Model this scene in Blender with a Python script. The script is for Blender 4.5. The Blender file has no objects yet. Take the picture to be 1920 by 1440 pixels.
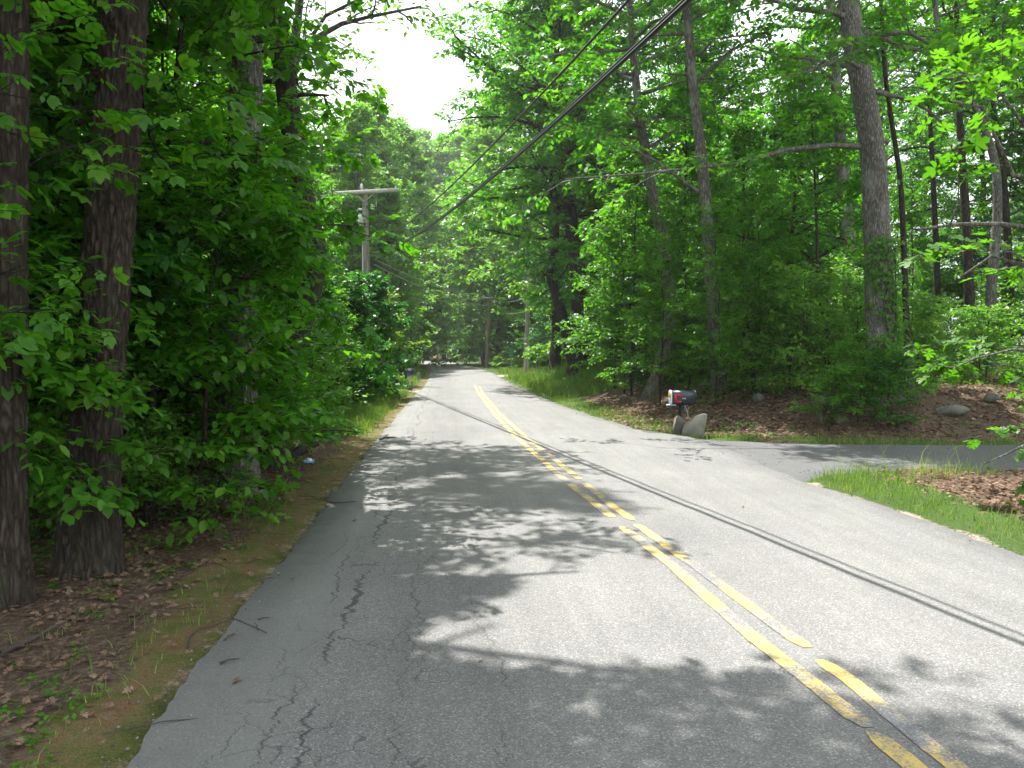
import bpy, math, random
import numpy as np
from mathutils import Vector
random.seed(7)
C = bpy.context.scene
COL = C.collection
F = 1500.0
EYE = 1.6
PITCH = math.radians(2.44)
# ---------------- camera ----------------
cam = bpy.data.cameras.new('camera'); co = bpy.data.objects.new('camera', cam); COL.objects.link(co)
co.location = (0, 0, EYE); co.rotation_euler = (math.radians(90) - PITCH, 0, 0)
cam.sensor_width = 36; cam.lens = F / 1920 * 36; cam.clip_end = 2000; cam.clip_start = .05
C.camera = co
# ---------------- light ----------------
SUNV = Vector((-0.26, 0.50, 1.0)).normalized()      # towards the sun
EL = math.asin(SUNV.z); AZ = math.atan2(SUNV.x, SUNV.y)
w = bpy.data.worlds.new('World'); C.world = w; w.use_nodes = True
nt = w.node_tree; bg = nt.nodes['Background']
sky = nt.nodes.new('ShaderNodeTexSky'); sky.sky_type = 'NISHITA'; sky.sun_disc = False
sky.sun_elevation = EL; sky.sun_rotation = AZ; sky.dust_density = 2.5; sky.air_density = 1.0
# thin white cloud over most of the sky
tc = nt.nodes.new('ShaderNodeTexCoord'); cn = nt.nodes.new('ShaderNodeTexNoise'); cn.inputs['Scale'].default_value = 1.6; cn.inputs['Detail'].default_value = 6
cr = nt.nodes.new('ShaderNodeMapRange'); cr.inputs[1].default_value = .40; cr.inputs[2].default_value = .52; cr.inputs[3].default_value = .45; cr.inputs[4].default_value = 1
mx = nt.nodes.new('ShaderNodeMix'); mx.data_type = 'RGBA'; mx.inputs[7].default_value = (6.5, 6.8, 7.1, 1)
nt.links.new(tc.outputs['Generated'], cn.inputs['Vector']); nt.links.new(cn.outputs['Fac'], cr.inputs[0])
nt.links.new(cr.outputs[0], mx.inputs[0]); nt.links.new(sky.outputs[0], mx.inputs[6]); nt.links.new(mx.outputs[2], bg.inputs[0])
bg.inputs[1].default_value = .115
sl = bpy.data.lights.new('sun', 'SUN'); sl.energy = 4.6; sl.angle = math.radians(.48); sl.color = (1, .97, .93)
so = bpy.data.objects.new('sun', sl); COL.objects.link(so); so.rotation_euler = SUNV.to_track_quat('Z', 'Y').to_euler()
C.view_settings.view_transform = 'Standard'; C.view_settings.look = 'None'; C.view_settings.exposure = 1.42; C.view_settings.gamma = 1
C.render.engine = 'CYCLES'
cy = C.cycles
cy.max_bounces = 7; cy.diffuse_bounces = 5; cy.glossy_bounces = 2; cy.transmission_bounces = 5; cy.transparent_max_bounces = 4
cy.sample_clamp_indirect = 8; cy.use_denoising = True; cy.use_adaptive_sampling = True; cy.adaptive_threshold = .02; cy.caustics_reflective = False; cy.caustics_refractive = False
for a_, v_ in (('denoiser', 'OPENIMAGEDENOISE'), ('denoising_input_passes', 'RGB_ALBEDO_NORMAL'), ('denoising_prefilter', 'ACCURATE')):
    try: setattr(cy, a_, v_)
    except Exception: pass

# ---------------- pixel -> world layout helpers ----------------
cp, sp = math.cos(PITCH), math.sin(PITCH)
def ray(px, py):
    x = (px - 960) / F; v = -(py - 720) / F
    return np.array([x, cp + v * sp, -sp + v * cp])
def G(px, py, z=0.0):
    d = ray(px, py); t = (z - EYE) / d[2]; return np.array([d[0] * t, d[1] * t, z])
def W(px, py, Y):
    d = ray(px, py); t = Y / d[1]; return np.array([d[0] * t, Y, EYE + d[2] * t])
def proj(p):
    x, y, z = p[0], p[1], p[2] - EYE
    c = y * cp - z * sp
    if c < .05: return None
    v = (y * sp + z * cp) / c
    return 960 + F * x / c, 720 - F * v

# ---------------- names and tags ----------------
def tag(o, label=None, cat=None, group=None, kind=None):
    if label: o['label'] = label
    if cat: o['category'] = cat
    if group: o['group'] = group
    if kind: o['kind'] = kind
    return o
def empty(name, loc=(0, 0, 0), rz=0, s=1):
    o = bpy.data.objects.new(name, None); COL.objects.link(o); o.location = loc; o.rotation_euler = (0, 0, rz); o.scale = (s, s, s)
    o.empty_display_size = .2; return o
def copy_tree(o, parent=None):
    c = o.copy(); COL.objects.link(c); c.parent = parent
    for ch in [k for k in bpy.data.objects if k.parent == o]:
        copy_tree(ch, c)
    return c

# ---------------- mesh builder ----------------
class MB:
    def __init__(s): s.v = []; s.f = []; s.n = 0; s.attr = []; s.mi = []
    def add(s, V, Fc, a=0.0, m=0):
        V = np.asarray(V, float).reshape(-1, 3); s.v.append(V)
        Fc = [np.asarray(f) for f in Fc] if isinstance(Fc, list) else Fc
        if isinstance(Fc, list):
            s.f.append(('l', [f + s.n for f in Fc])); k = len(Fc)
        else:
            s.f.append(('a', Fc + s.n)); k = len(Fc)
        s.attr.append(np.broadcast_to(np.asarray(a, float), (k,))); s.mi.append(np.full(k, m)); s.n += len(V)
    def box(s, c, d, m=0, rz=0, rx=0, ry=0):
        x, y, z = np.array(d) / 2
        V = np.array([[-x,-y,-z],[x,-y,-z],[x,y,-z],[-x,y,-z],[-x,-y,z],[x,-y,z],[x,y,z],[-x,y,z]])
        V = rot(V, rx, ry, rz) + np.array(c)
        s.add(V, np.array([[0,3,2,1],[4,5,6,7],[0,1,5,4],[1,2,6,5],[2,3,7,6],[3,0,4,7]]), 0, m)
    def tube(s, P, R, n=8, m=0, cap=True, a=0.0):
        P = np.asarray(P, float); R = np.broadcast_to(np.asarray(R, float), (len(P),))
        T = np.gradient(P, axis=0); T /= np.linalg.norm(T, axis=1)[:, None] + 1e-9
        ref = np.array([0, 0, 1.0]) if abs(T[0, 2]) < .8 else np.array([1.0, 0, 0])
        A = np.cross(T, ref); A /= np.linalg.norm(A, axis=1)[:, None] + 1e-9; B = np.cross(T, A)
        th = np.arange(n) * 2 * math.pi / n
        V = P[:, None] + R[:, None, None] * (np.cos(th)[None, :, None] * A[:, None] + np.sin(th)[None, :, None] * B[:, None])
        i = np.arange(len(P) - 1)[:, None] * n; j = np.arange(n)[None]; j2 = (j + 1) % n
        Fc = np.stack([i + j, i + n + j, i + n + j2, i + j2], -1).reshape(-1, 4)
        s.add(V.reshape(-1, 3), Fc, a, m)
        if cap:
            b = s.n - len(P) * n
            s.f.append(('l', [np.arange(n)[::-1] * 1 + b, np.arange(n) + b + (len(P) - 1) * n])); s.attr.append(np.array([a, a], float)); s.mi.append(np.array([m, m]))
    def build(s, name, mats, parent=None, smooth=False, link=True):
        V = np.concatenate(s.v); tot = []; st = []; idx = []; p = 0
        for k, f in s.f:
            if k == 'a':
                K = f.shape[1]; st.append(p + np.arange(len(f)) * K); tot.append(np.full(len(f), K)); idx.append(f.reshape(-1)); p += f.size
            else:
                for q in f: st.append(np.array([p])); tot.append(np.array([len(q)])); idx.append(q); p += len(q)
        idx = np.concatenate(idx).astype(np.int32); st = np.concatenate(st).astype(np.int32); tot = np.concatenate(tot).astype(np.int32)
        me = bpy.data.meshes.new(name); me.vertices.add(len(V)); me.vertices.foreach_set('co', V.astype(np.float32).reshape(-1))
        me.loops.add(len(idx)); me.loops.foreach_set('vertex_index', idx); me.polygons.add(len(st)); me.polygons.foreach_set('loop_start', st)
        try: me.polygons.foreach_set('loop_total', tot)
        except Exception: pass
        mats = mats if isinstance(mats, (list, tuple)) else [mats]
        for m in mats: me.materials.append(m)
        me.polygons.foreach_set('material_index', np.concatenate(s.mi).astype(np.int32))
        if smooth: me.polygons.foreach_set('use_smooth', np.ones(len(st), bool))
        me.update(calc_edges=True)
        at = me.attributes.new('v', 'FLOAT', 'FACE'); at.data.foreach_set('value', np.concatenate(s.attr).astype(np.float32))
        me.validate()
        o = bpy.data.objects.new(name, me)
        if link: COL.objects.link(o)
        if parent: o.parent = parent
        return o
def rot(V, rx, ry, rz):
    for a, (i, j) in ((rx, (1, 2)), (ry, (2, 0)), (rz, (0, 1))):
        if a:
            V = V.copy(); c, s = math.cos(a), math.sin(a); p, q = V[:, i].copy(), V[:, j].copy(); V[:, i] = c * p - s * q; V[:, j] = s * p + c * q
    return V
def nrm(v): return v / (np.linalg.norm(v, axis=-1, keepdims=True) + 1e-9)

_rn = np.random.default_rng(3)
_K = _rn.normal(size=(14, 2)); _PH = _rn.uniform(0, 6.28, 14)
def sn(x, y, f=1.0, o=0):      # cheap smooth 2-D noise, about -1..1
    r = 0
    for k in range(o, o + 5): r = r + np.sin((x * _K[k % 14, 0] + y * _K[k % 14, 1]) * f * (1 + .37 * (k - o)) + _PH[k % 14])
    return r / 2.6
def sst(a, b, x): t = np.clip((x - a) / (b - a), 0, 1); return t * t * (3 - 2 * t)

# ---------------- materials ----------------
def mat(name):
    m = bpy.data.materials.new(name); m.use_nodes = True; t = m.node_tree
    b = t.nodes['Principled BSDF']; return m, t, b
def N(t, ty, **k):
    n = t.nodes.new(ty)
    for a, v in k.items():
        if a.startswith('i_'): n.inputs[int(a[2:]) if a[2:].isdigit() else a[2:]].default_value = v
        else: setattr(n, a, v)
    return n
def ramp(t, fac, stops):
    r = t.nodes.new('ShaderNodeValToRGB'); e = r.color_ramp.elements
    while len(e) < len(stops): e.new(.5)
    for q, (p, c) in zip(e, stops): q.position = p; q.color = (*c, 1)
    t.links.new(fac, r.inputs[0]); return r.outputs[0]
def math_(t, op, a, b=None, c=None):
    n = t.nodes.new('ShaderNodeMath'); n.operation = op
    for i, v in enumerate((a, b, c)):
        if v is None: continue
        if hasattr(v, 'links'): t.links.new(v, n.inputs[i])
        else: n.inputs[i].default_value = v
    return n.outputs[0]
def mixc(t, f, a, b, bl='MIX'):
    n = t.nodes.new('ShaderNodeMix'); n.data_type = 'RGBA'; n.blend_type = bl
    for i, v in ((0, f), (6, a), (7, b)):
        if hasattr(v, 'links'): t.links.new(v, n.inputs[i])
        else: n.inputs[i].default_value = v if i == 0 else (*v, 1)
    return n.outputs[2]
def coords(t, scale=(1, 1, 1), kind='Object'):
    c = N(t, 'ShaderNodeTexCoord'); m = N(t, 'ShaderNodeMapping'); m.inputs['Scale'].default_value = scale
    t.links.new(c.outputs[kind], m.inputs[0]); return m.outputs[0]
def noise(t, vec, sc, det=4, ro=.55, dim='3D'):
    n = N(t, 'ShaderNodeTexNoise'); n.noise_dimensions = dim; n.inputs['Scale'].default_value = sc; n.inputs['Detail'].default_value = det; n.inputs['Roughness'].default_value = ro
    if dim == '1D': t.links.new(vec, n.inputs['W'])
    else: t.links.new(vec, n.inputs['Vector'])
    return n.outputs['Fac']
def bump(t, b, h, st=.5, d=.02):
    n = N(t, 'ShaderNodeBump'); n.inputs['Strength'].default_value = st; n.inputs['Distance'].default_value = d
    t.links.new(h, n.inputs['Height']); t.links.new(n.outputs[0], b.inputs['Normal'])
def leaf_mat(name, c0, c1, c2, tr=.45, trc=(1.5, 1.7, .45), rough=.42, spec=.35):
    m, t, b = mat(name)
    a = N(t, 'ShaderNodeAttribute', attribute_name='v')
    pat = noise(t, coords(t, (1, 1, 1)), .7, 2)
    f = math_(t, 'ADD', math_(t, 'MULTIPLY', a.outputs['Fac'], .6), math_(t, 'MULTIPLY', math_(t, 'SUBTRACT', pat, .3), .9))
    col = ramp(t, f, [(0, c0), (.5, c1), (1, c2)])
    t.links.new(col, b.inputs['Base Color']); b.inputs['Roughness'].default_value = rough; b.inputs['Specular IOR Level'].default_value = spec
    tl = N(t, 'ShaderNodeBsdfTranslucent'); t.links.new(mixc(t, 1.0, col, trc, 'MULTIPLY'), tl.inputs[0])
    ms = N(t, 'ShaderNodeMixShader'); ms.inputs[0].default_value = tr
    t.links.new(b.outputs[0], ms.inputs[1]); t.links.new(tl.outputs[0], ms.inputs[2])
    t.links.new(ms.outputs[0], t.nodes['Material Output'].inputs['Surface']); return m
M = {}
M['leaf'] = leaf_mat('leaf_green', (.033, .118, .012), (.072, .222, .019), (.155, .335, .032), tr=.52, trc=(1.4, 1.65, .35))
M['leaf_dark'] = leaf_mat('leaf_dark_green', (.018, .080, .013), (.036, .145, .020), (.075, .215, .03), tr=.42, trc=(1.2, 1.65, .45))
M['leaf_far'] = leaf_mat('leaf_hazed_green', (.080, .19, .035), (.130, .27, .05), (.20, .35, .07), tr=.55, trc=(1.4, 1.6, .45))  # paler green, with sunlight and distance haze put into the leaf colour
M['leaf_oak_and_lit'] = leaf_mat('leaf_oak_and_lit_green', (.045, .14, .015), (.075, .20, .018), (.12, .27, .025), tr=.55)  # oak leaves; also a brighter green standing in for light on right undergrowth
M['leaf_yellow'] = leaf_mat('leaf_yellow_green', (.09, .17, .02), (.15, .25, .025), (.22, .33, .04), tr=.5)
M['grass'] = leaf_mat('grass_green', (.07, .15, .03), (.13, .22, .045), (.34, .33, .15), tr=.35, rough=.6, spec=.2)
M['dryleaf'] = leaf_mat('dry_leaf_brown', (.10, .062, .042), (.24, .155, .108), (.42, .32, .245), tr=.15, trc=(1, .8, .6), rough=.8, spec=.1)
def bark_mat(name, c0, c1, c2, sc=(17, 17, 3.6), lich=0.0, bs=.9):
    m, t, b = mat(name)
    v0 = coords(t, sc); wn = N(t, 'ShaderNodeTexNoise'); wn.inputs['Scale'].default_value = .55; wn.inputs['Detail'].default_value = 3; t.links.new(v0, wn.inputs['Vector'])
    va = N(t, 'ShaderNodeVectorMath', operation='MULTIPLY_ADD'); t.links.new(wn.outputs['Color'], va.inputs[0]); va.inputs[1].default_value = (1.6,) * 3; t.links.new(v0, va.inputs[2]); v = va.outputs[0]
    n1 = noise(t, v, 1.6, 7, .7); n2 = noise(t, coords(t, (3, 3, 1.2)), 1.2, 3)
    vo = N(t, 'ShaderNodeTexVoronoi', feature='DISTANCE_TO_EDGE'); vo.inputs['Scale'].default_value = 1.5
    t.links.new(v, vo.inputs['Vector'])
    edge = math_(t, 'MINIMUM', math_(t, 'MULTIPLY', vo.outputs[0], 3.0), 1.0)
    h = math_(t, 'MULTIPLY', n1, math_(t, 'ADD', math_(t, 'MULTIPLY', edge, .6), .4))
    col = ramp(t, h, [(.12, c0), (.4, c1), (.75, c2)])
    if lich:
        lm = N(t, 'ShaderNodeMapRange'); lm.inputs[1].default_value = .56; lm.inputs[2].default_value = .64; lm.inputs[4].default_value = lich; t.links.new(n2, lm.inputs[0])
        col = mixc(t, lm.outputs[0], col, (.30, .32, .26))
    gm = N(t, 'ShaderNodeMapRange'); gm.inputs[1].default_value = .55; gm.inputs[2].default_value = .7; gm.inputs[4].default_value = .45; t.links.new(noise(t, coords(t, (2.2, 2.2, .7)), 1.7, 5, .7), gm.inputs[0]); col = mixc(t, gm.outputs[0], col, (.055, .075, .03))
    t.links.new(col, b.inputs['Base Color']); b.inputs['Roughness'].default_value = .92; b.inputs['Specular IOR Level'].default_value = .15
    bump(t, b, h, bs, .04); return m
M['bark'] = bark_mat('bark_brown', (.018, .014, .011), (.062, .050, .040), (.15, .125, .10))
M['bark_grey'] = bark_mat('bark_grey', (.045, .042, .036), (.17, .16, .142), (.38, .365, .335), lich=.5)
M['bark_dark'] = bark_mat('bark_dark', (.018, .015, .012), (.05, .042, .034), (.11, .095, .08))
M['bark_oak'] = bark_mat('bark_oak', (.04, .037, .032), (.185, .175, .155), (.44, .42, .385), sc=(20, 20, 4.4), lich=.4, bs=1.0)
def simple(name, col, rough=.6, metal=0, spec=.4, nz=.0, nsc=20):
    m, t, b = mat(name); b.inputs['Roughness'].default_value = rough; b.inputs['Metallic'].default_value = metal; b.inputs['Specular IOR Level'].default_value = spec
    n = noise(t, coords(t), nsc, 5); c = ramp(t, n, [(.3, tuple(x * (1 - nz) for x in col)), (.7, tuple(min(1, x * (1 + nz)) for x in col))])
    t.links.new(c, b.inputs['Base Color'])
    if nz > .15: bump(t, b, n, .3, .01)
    return m
M['pole'] = bark_mat('weathered_pole_wood', (.16, .14, .115), (.34, .31, .27), (.5, .47, .42), sc=(16, 16, .6), bs=.3)
M['pole_tan'] = bark_mat('tan_pole_wood', (.16, .11, .075), (.36, .27, .19), (.52, .41, .30), sc=(16, 16, .6), bs=.3)
M['arm'] = simple('bleached_wood', (.55, .52, .47), .8, nz=.2, nsc=9)
M['porcelain'] = simple('white_porcelain', (.75, .76, .75), .25)
M['steel'] = simple('galvanised_steel', (.42, .44, .45), .45, .6, nz=.1)
M['tank'] = simple('pale_grey_paint', (.62, .64, .64), .4, nz=.05)
M['cable'] = simple('black_cable_rubber', (.022, .023, .025), .45, nz=.1)
M['wire'] = simple('dull_service_wire', (.25, .26, .27), .4, .5)
M['black'] = simple('black_iron', (.012, .012, .013), .45, nz=.1)
M['box_dark'] = simple('dark_slate_paint', (.030, .040, .048), .33, nz=.15, spec=.6)
M['box_blue'] = simple('dark_blue_paint', (.03, .045, .085), .4, nz=.15)
M['red'] = simple('red_paint', (.50, .015, .03), .45, nz=.15, nsc=50)
M['white'] = simple('white_paint', (.75, .77, .78), .5, nz=.1)
M['orange'] = simple('orange_paint', (.62, .30, .03), .5, nz=.15)
M['lightblue'] = simple('pale_blue_plastic', (.35, .45, .66), .4, nz=.1)
M['litter_blue'] = simple('crumpled_blue_foil', (.16, .48, .66), .25, .2, nz=.3, nsc=40)
M['sign_green'] = simple('sign_green', (.03, .26, .20), .4)
M['stick'] = simple('grey_brown_twig', (.07, .055, .045), .9, nz=.4, nsc=60)
def stone_mat(name, c0, c1, moss):
    m, t, b = mat(name); v = coords(t); n = noise(t, v, 6, 8, .65); n2 = noise(t, v, 2.2, 4)
    col = ramp(t, n, [(.25, c0), (.7, c1)])
    mm = N(t, 'ShaderNodeMapRange'); mm.inputs[1].default_value = .52; mm.inputs[2].default_value = .62; mm.inputs[4].default_value = moss; t.links.new(n2, mm.inputs[0])
    col = mixc(t, mm.outputs[0], col, (.07, .10, .03)); sp_ = noise(t, v, 90, 2); col = mixc(t, .5, col, mixc(t, 1.0, col, ramp(t, sp_, [(.3, (.5, .5, .5)), (.7, (1.5, 1.5, 1.5))]), 'MULTIPLY'))
    t.links.new(col, b.inputs['Base Color']); b.inputs['Roughness'].default_value = .9; bump(t, b, n, .6, .03); return m
M['stone'] = stone_mat('granite_grey', (.07, .066, .055), (.20, .19, .16), .85)
M['slab'] = stone_mat('granite_slab', (.17, .165, .13), (.29, .275, .225), .3)

# asphalt, uv = (lateral metres, along metres)
def asphalt(name, base, dark, cracks, warm=(1, 1, 1)):
    m, t, b = mat(name)
    uv = N(t, 'ShaderNodeUVMap', uv_map='lane'); s = N(t, 'ShaderNodeSeparateXYZ'); t.links.new(uv.outputs[0], s.inputs[0]); u, v = s.outputs[0], s.outputs[1]
    P = coords(t)
    vo = N(t, 'ShaderNodeTexVoronoi', feature='F1'); vo.inputs['Scale'].default_value = 150; t.links.new(P, vo.inputs['Vector'])
    sepc = N(t, 'ShaderNodeSeparateColor'); t.links.new(vo.outputs['Color'], sepc.inputs[0])
    agg = ramp(t, sepc.outputs[0], [(0, (.60, .60, .61)), (.55, (.92, .92, .92)), (.86, (1.06, 1.06, 1.05)), (1, (1.75, 1.75, 1.72))])
    fine = ramp(t, noise(t, P, 210, 3, .7), [(.25, (.78,) * 3), (.75, (1.2,) * 3)])
    big = ramp(t, noise(t, P, .55, 5, .6), [(.3, (.86, .86, .87)), (.7, (1.12, 1.12, 1.10))])
    # long streaks along the travel direction, wheel paths slightly polished
    mp = N(t, 'ShaderNodeMapping'); mp.inputs['Scale'].default_value = (5.5, .35, 1); t.links.new(uv.outputs[0], mp.inputs[0])
    strk = ramp(t, noise(t, mp.outputs[0], 1.0, 5, .6), [(.3, (.88,) * 3), (.7, (1.09,) * 3)])
    col = mixc(t, 1, mixc(t, 1, mixc(t, 1, mixc(t, 1, base, agg, 'MULTIPLY'), fine, 'MULTIPLY'), big, 'MULTIPLY'), strk, 'MULTIPLY')
    if cracks:
        edge_ = N(t, 'ShaderNodeMapRange'); t.links.new(math_(t, 'ADD', u, math_(t, 'MULTIPLY', math_(t, 'SUBTRACT', noise(t, math_(t, 'MULTIPLY', v, .8), 1.0, 5, .7, '1D'), .5), .35)), edge_.inputs[0])
        edge_.inputs[1].default_value = -.74; edge_.inputs[2].default_value = -.62; edge_.inputs[3].default_value = 1; edge_.inputs[4].default_value = 0
        smoothc = mixc(t, 1, mixc(t, 1, (.158, .160, .148), ramp(t, noise(t, P, 160, 3, .8), [(.3, (.66,) * 3), (.7, (1.34,) * 3)]), 'MULTIPLY'), big, 'MULTIPLY')
        col = mixc(t, math_(t, 'MULTIPLY', edge_.outputs[0], .6), col, smoothc)
        wt = N(t, 'ShaderNodeMapRange'); t.links.new(math_(t, 'ABSOLUTE', math_(t, 'SUBTRACT', u, .05)), wt.inputs[0]); wt.inputs[1].default_value = .25; wt.inputs[2].default_value = .8; wt.inputs[3].default_value = .86; wt.inputs[4].default_value = 1.0
        cw = N(t, 'ShaderNodeCombineXYZ'); [t.links.new(wt.outputs[0], cw.inputs[i]) for i in range(3)]; col = mixc(t, 1, col, cw.outputs[0], 'MULTIPLY')
        st_ = N(t, 'ShaderNodeMapRange'); t.links.new(noise(t, P, .9, 6, .7), st_.inputs[0]); st_.inputs[1].default_value = .60; st_.inputs[2].default_value = .68; st_.inputs[4].default_value = .35
        col = mixc(t, st_.outputs[0], col, (.085, .085, .082))
        st2 = N(t, 'ShaderNodeMapRange'); t.links.new(noise(t, P, 2.7, 7, .75), st2.inputs[0]); st2.inputs[1].default_value = .62; st2.inputs[2].default_value = .70; st2.inputs[4].default_value = .3
        col = mixc(t, st2.outputs[0], col, (.30, .295, .27))
    cm = None
    for (u0, f1, a1, wd, off, th) in cracks:
        w1 = math_(t, 'ADD', math_(t, 'MULTIPLY', v, f1), off)
        n1 = noise(t, w1, 1.0, 2, .5, '1D'); w2 = math_(t, 'ADD', math_(t, 'MULTIPLY', v, 7.0), off); n2 = noise(t, w2, 1.0, 4, .7, '1D')
        ctr = math_(t, 'ADD', math_(t, 'MULTIPLY', math_(t, 'SUBTRACT', n1, .5), a1), math_(t, 'MULTIPLY', math_(t, 'SUBTRACT', n2, .5), .16))
        d = math_(t, 'ABSOLUTE', math_(t, 'SUBTRACT', math_(t, 'SUBTRACT', u, u0), ctr))
        ms = noise(t, math_(t, 'ADD', math_(t, 'MULTIPLY', v, .8), off * 3.1), 1.0, 3, .6, '1D')
        wv = math_(t, 'MULTIPLY', math_(t, 'MAXIMUM', math_(t, 'SUBTRACT', ms, th), 0.0), wd * 2.3)
        k = N(t, 'ShaderNodeMapRange'); t.links.new(math_(t, 'SUBTRACT', d, wv), k.inputs[0]); k.inputs[1].default_value = -.001; k.inputs[2].default_value = .004; k.inputs[3].default_value = 1; k.inputs[4].default_value = 0
        kk = math_(t, 'MULTIPLY', k.outputs[0], math_(t, 'GREATER_THAN', ms, th))
        cm = kk if cm is None else math_(t, 'MAXIMUM', cm, kk)
    if cracks:
        # map cracking in the left wheel path
        v2 = N(t, 'ShaderNodeTexVoronoi', feature='DISTANCE_TO_EDGE'); v2.inputs['Scale'].default_value = 3.4
        mv = mixc(t, .1, P, N(t, 'ShaderNodeTexNoise').outputs['Color']); wn = N(t, 'ShaderNodeTexNoise'); wn.inputs['Scale'].default_value = 5; wn.inputs['Detail'].default_value = 4
        va = N(t, 'ShaderNodeVectorMath', operation='MULTIPLY_ADD'); t.links.new(P, wn.inputs['Vector']); t.links.new(wn.outputs['Color'], va.inputs[0]); va.inputs[1].default_value = (.22,) * 3; t.links.new(P, va.inputs[2]); t.links.new(va.outputs[0], v2.inputs['Vector'])
        band = N(t, 'ShaderNodeMapRange'); t.links.new(math_(t, 'ABSOLUTE', math_(t, 'SUBTRACT', u, -.35)), band.inputs[0]); band.inputs[1].default_value = .25; band.inputs[2].default_value = .75; band.inputs[3].default_value = 1; band.inputs[4].default_value = 0
        pm = math_(t, 'MULTIPLY', band.outputs[0], math_(t, 'GREATER_THAN', noise(t, P, .9, 3), .5))
        k2 = N(t, 'ShaderNodeMapRange'); t.links.new(v2.outputs[0], k2.inputs[0]); k2.inputs[1].default_value = .003; k2.inputs[2].default_value = .016; k2.inputs[3].default_value = .8; k2.inputs[4].default_value = 0
        cm = math_(t, 'MAXIMUM', cm, math_(t, 'MULTIPLY', k2.outputs[0], pm))
        col = mixc(t, math_(t, 'MULTIPLY', cm, .8), col, dark)
    t.links.new(col, b.inputs['Base Color']); b.inputs['Roughness'].default_value = .78; b.inputs['Specular IOR Level'].default_value = .38
    hh = math_(t, 'ADD', math_(t, 'MULTIPLY', vo.outputs['Distance'], -.5), noise(t, P, 260, 2))
    if cm is not None: hh = math_(t, 'SUBTRACT', hh, math_(t, 'MULTIPLY', cm, 2.0))
    bump(t, b, hh, .35, .004)
    return m, t, b, col, u, v
M['road'] = asphalt('aged_asphalt', (.178, .175, .166), (.035, .035, .035),
    [(-.57, .6, .22, .020, 3.1, .34), (-.70, .5, .2, .012, 9.7, .45), (-.20, .45, .35, .010, 17.3, .45), (.24, .5, .3, .009, 23.9, .47), (-.85, .7, .2, .008, 31.7, .5), (1.62, .4, .15, .008, 41.0, .48)])[0]
M['drive'] = asphalt('dark_asphalt', (.105, .105, .105), (.03,) * 3, [])[0]
_pm, _pt, _pb, _pc, _pu, _pv = asphalt('worn_yellow_paint', (.19, .19, .188), (.035,) * 3, [])
wear = noise(_pt, coords(_pt), 2.6, 8, .72); wf = noise(_pt, coords(_pt), 75, 3, .7)
wsum = math_(_pt, 'ADD', math_(_pt, 'MULTIPLY', wear, .75), math_(_pt, 'MULTIPLY', wf, .35))
k = N(_pt, 'ShaderNodeMapRange'); _pt.links.new(wsum, k.inputs[0]); k.inputs[1].default_value = .50; k.inputs[2].default_value = .60; k.inputs[4].default_value = .9
yel = mixc(_pt, 1, (.56, .41, .11), ramp(_pt, noise(_pt, coords(_pt), 120, 4, .8), [(.25, (.72, .70, .6)), (.7, (1.15, 1.15, 1.2))]), 'MULTIPLY')
_pt.links.new(mixc(_pt, k.outputs[0], _pc, yel), _pb.inputs['Base Color'])
M['yellow'] = _pm

_gvm, _gvt, _gvb = mat('grit'); _ga = N(_gvt, 'ShaderNodeAttribute', attribute_name='v'); _gvt.links.new(ramp(_gvt, _ga.outputs['Fac'], [(0, (.05, .046, .042)), (.6, (.13, .12, .105)), (1, (.27, .25, .22))]), _gvb.inputs['Base Color']); _gvb.inputs['Roughness'].default_value = .9
M['gravel'] = _gvm
# ground: weights painted by where the real materials lie (moss verge, leaf litter, grass, sand)
_gm, _gt, _gb = mat('forest_ground')
at = N(_gt, 'ShaderNodeAttribute', attribute_name='cover'); sc_ = N(_gt, 'ShaderNodeSeparateColor'); _gt.links.new(at.outputs['Color'], sc_.inputs[0])
P = coords(_gt)
n_a = noise(_gt, P, 3.0, 8, .7); n_b = noise(_gt, P, 26, 6, .75); n_c = noise(_gt, P, 110, 3, .7)
litter = mixc(_gt, 1, ramp(_gt, n_b, [(.28, (.038, .027, .019)), (.5, (.115, .078, .055)), (.72, (.25, .185, .14))]), ramp(_gt, n_a, [(.3, (.8,) * 3), (.7, (1.2,) * 3)]), 'MULTIPLY')
grassc = ramp(_gt, n_b, [(.3, (.035, .07, .018)), (.7, (.09, .14, .035))])
moss = ramp(_gt, n_a, [(.33, (.065, .085, .025)), (.45, (.11, .115, .035)), (.54, (.16, .125, .06)), (.61, (.17, .10, .05)), (.71, (.24, .20, .145))])
moss = mixc(_gt, 1, moss, ramp(_gt, n_c, [(.3, (.6,) * 3), (.7, (1.35,) * 3)]), 'MULTIPLY')
sand = mixc(_gt, 1, ramp(_gt, n_b, [(.3, (.24, .20, .15)), (.7, (.42, .37, .30))]), ramp(_gt, n_c, [(.3, (.7,) * 3), (.7, (1.25,) * 3)]), 'MULTIPLY')
def edge(ch):
    q = N(_gt, 'ShaderNodeMapRange'); _gt.links.new(math_(_gt, 'ADD', ch, math_(_gt, 'MULTIPLY', math_(_gt, 'SUBTRACT', math_(_gt, 'ADD', math_(_gt, 'MULTIPLY', n_a, .6), math_(_gt, 'MULTIPLY', n_b, .4)), .5), 1.3)), q.inputs[0])
    q.inputs[1].default_value = .42; q.inputs[2].default_value = .58; return q.outputs[0]
c_ = mixc(_gt, edge(sc_.outputs[0]), litter, grassc); c_ = mixc(_gt, edge(sc_.outputs[1]), c_, moss); c_ = mixc(_gt, edge(sc_.outputs[2]), c_, sand)
_gt.links.new(c_, _gb.inputs['Base Color']); _gb.inputs['Roughness'].default_value = .95; _gb.inputs['Specular IOR Level'].default_value = .1
bump(_gt, _gb, math_(_gt, 'ADD', n_b, math_(_gt, 'MULTIPLY', n_c, .4)), .7, .04)
M['ground'] = _gm

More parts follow.
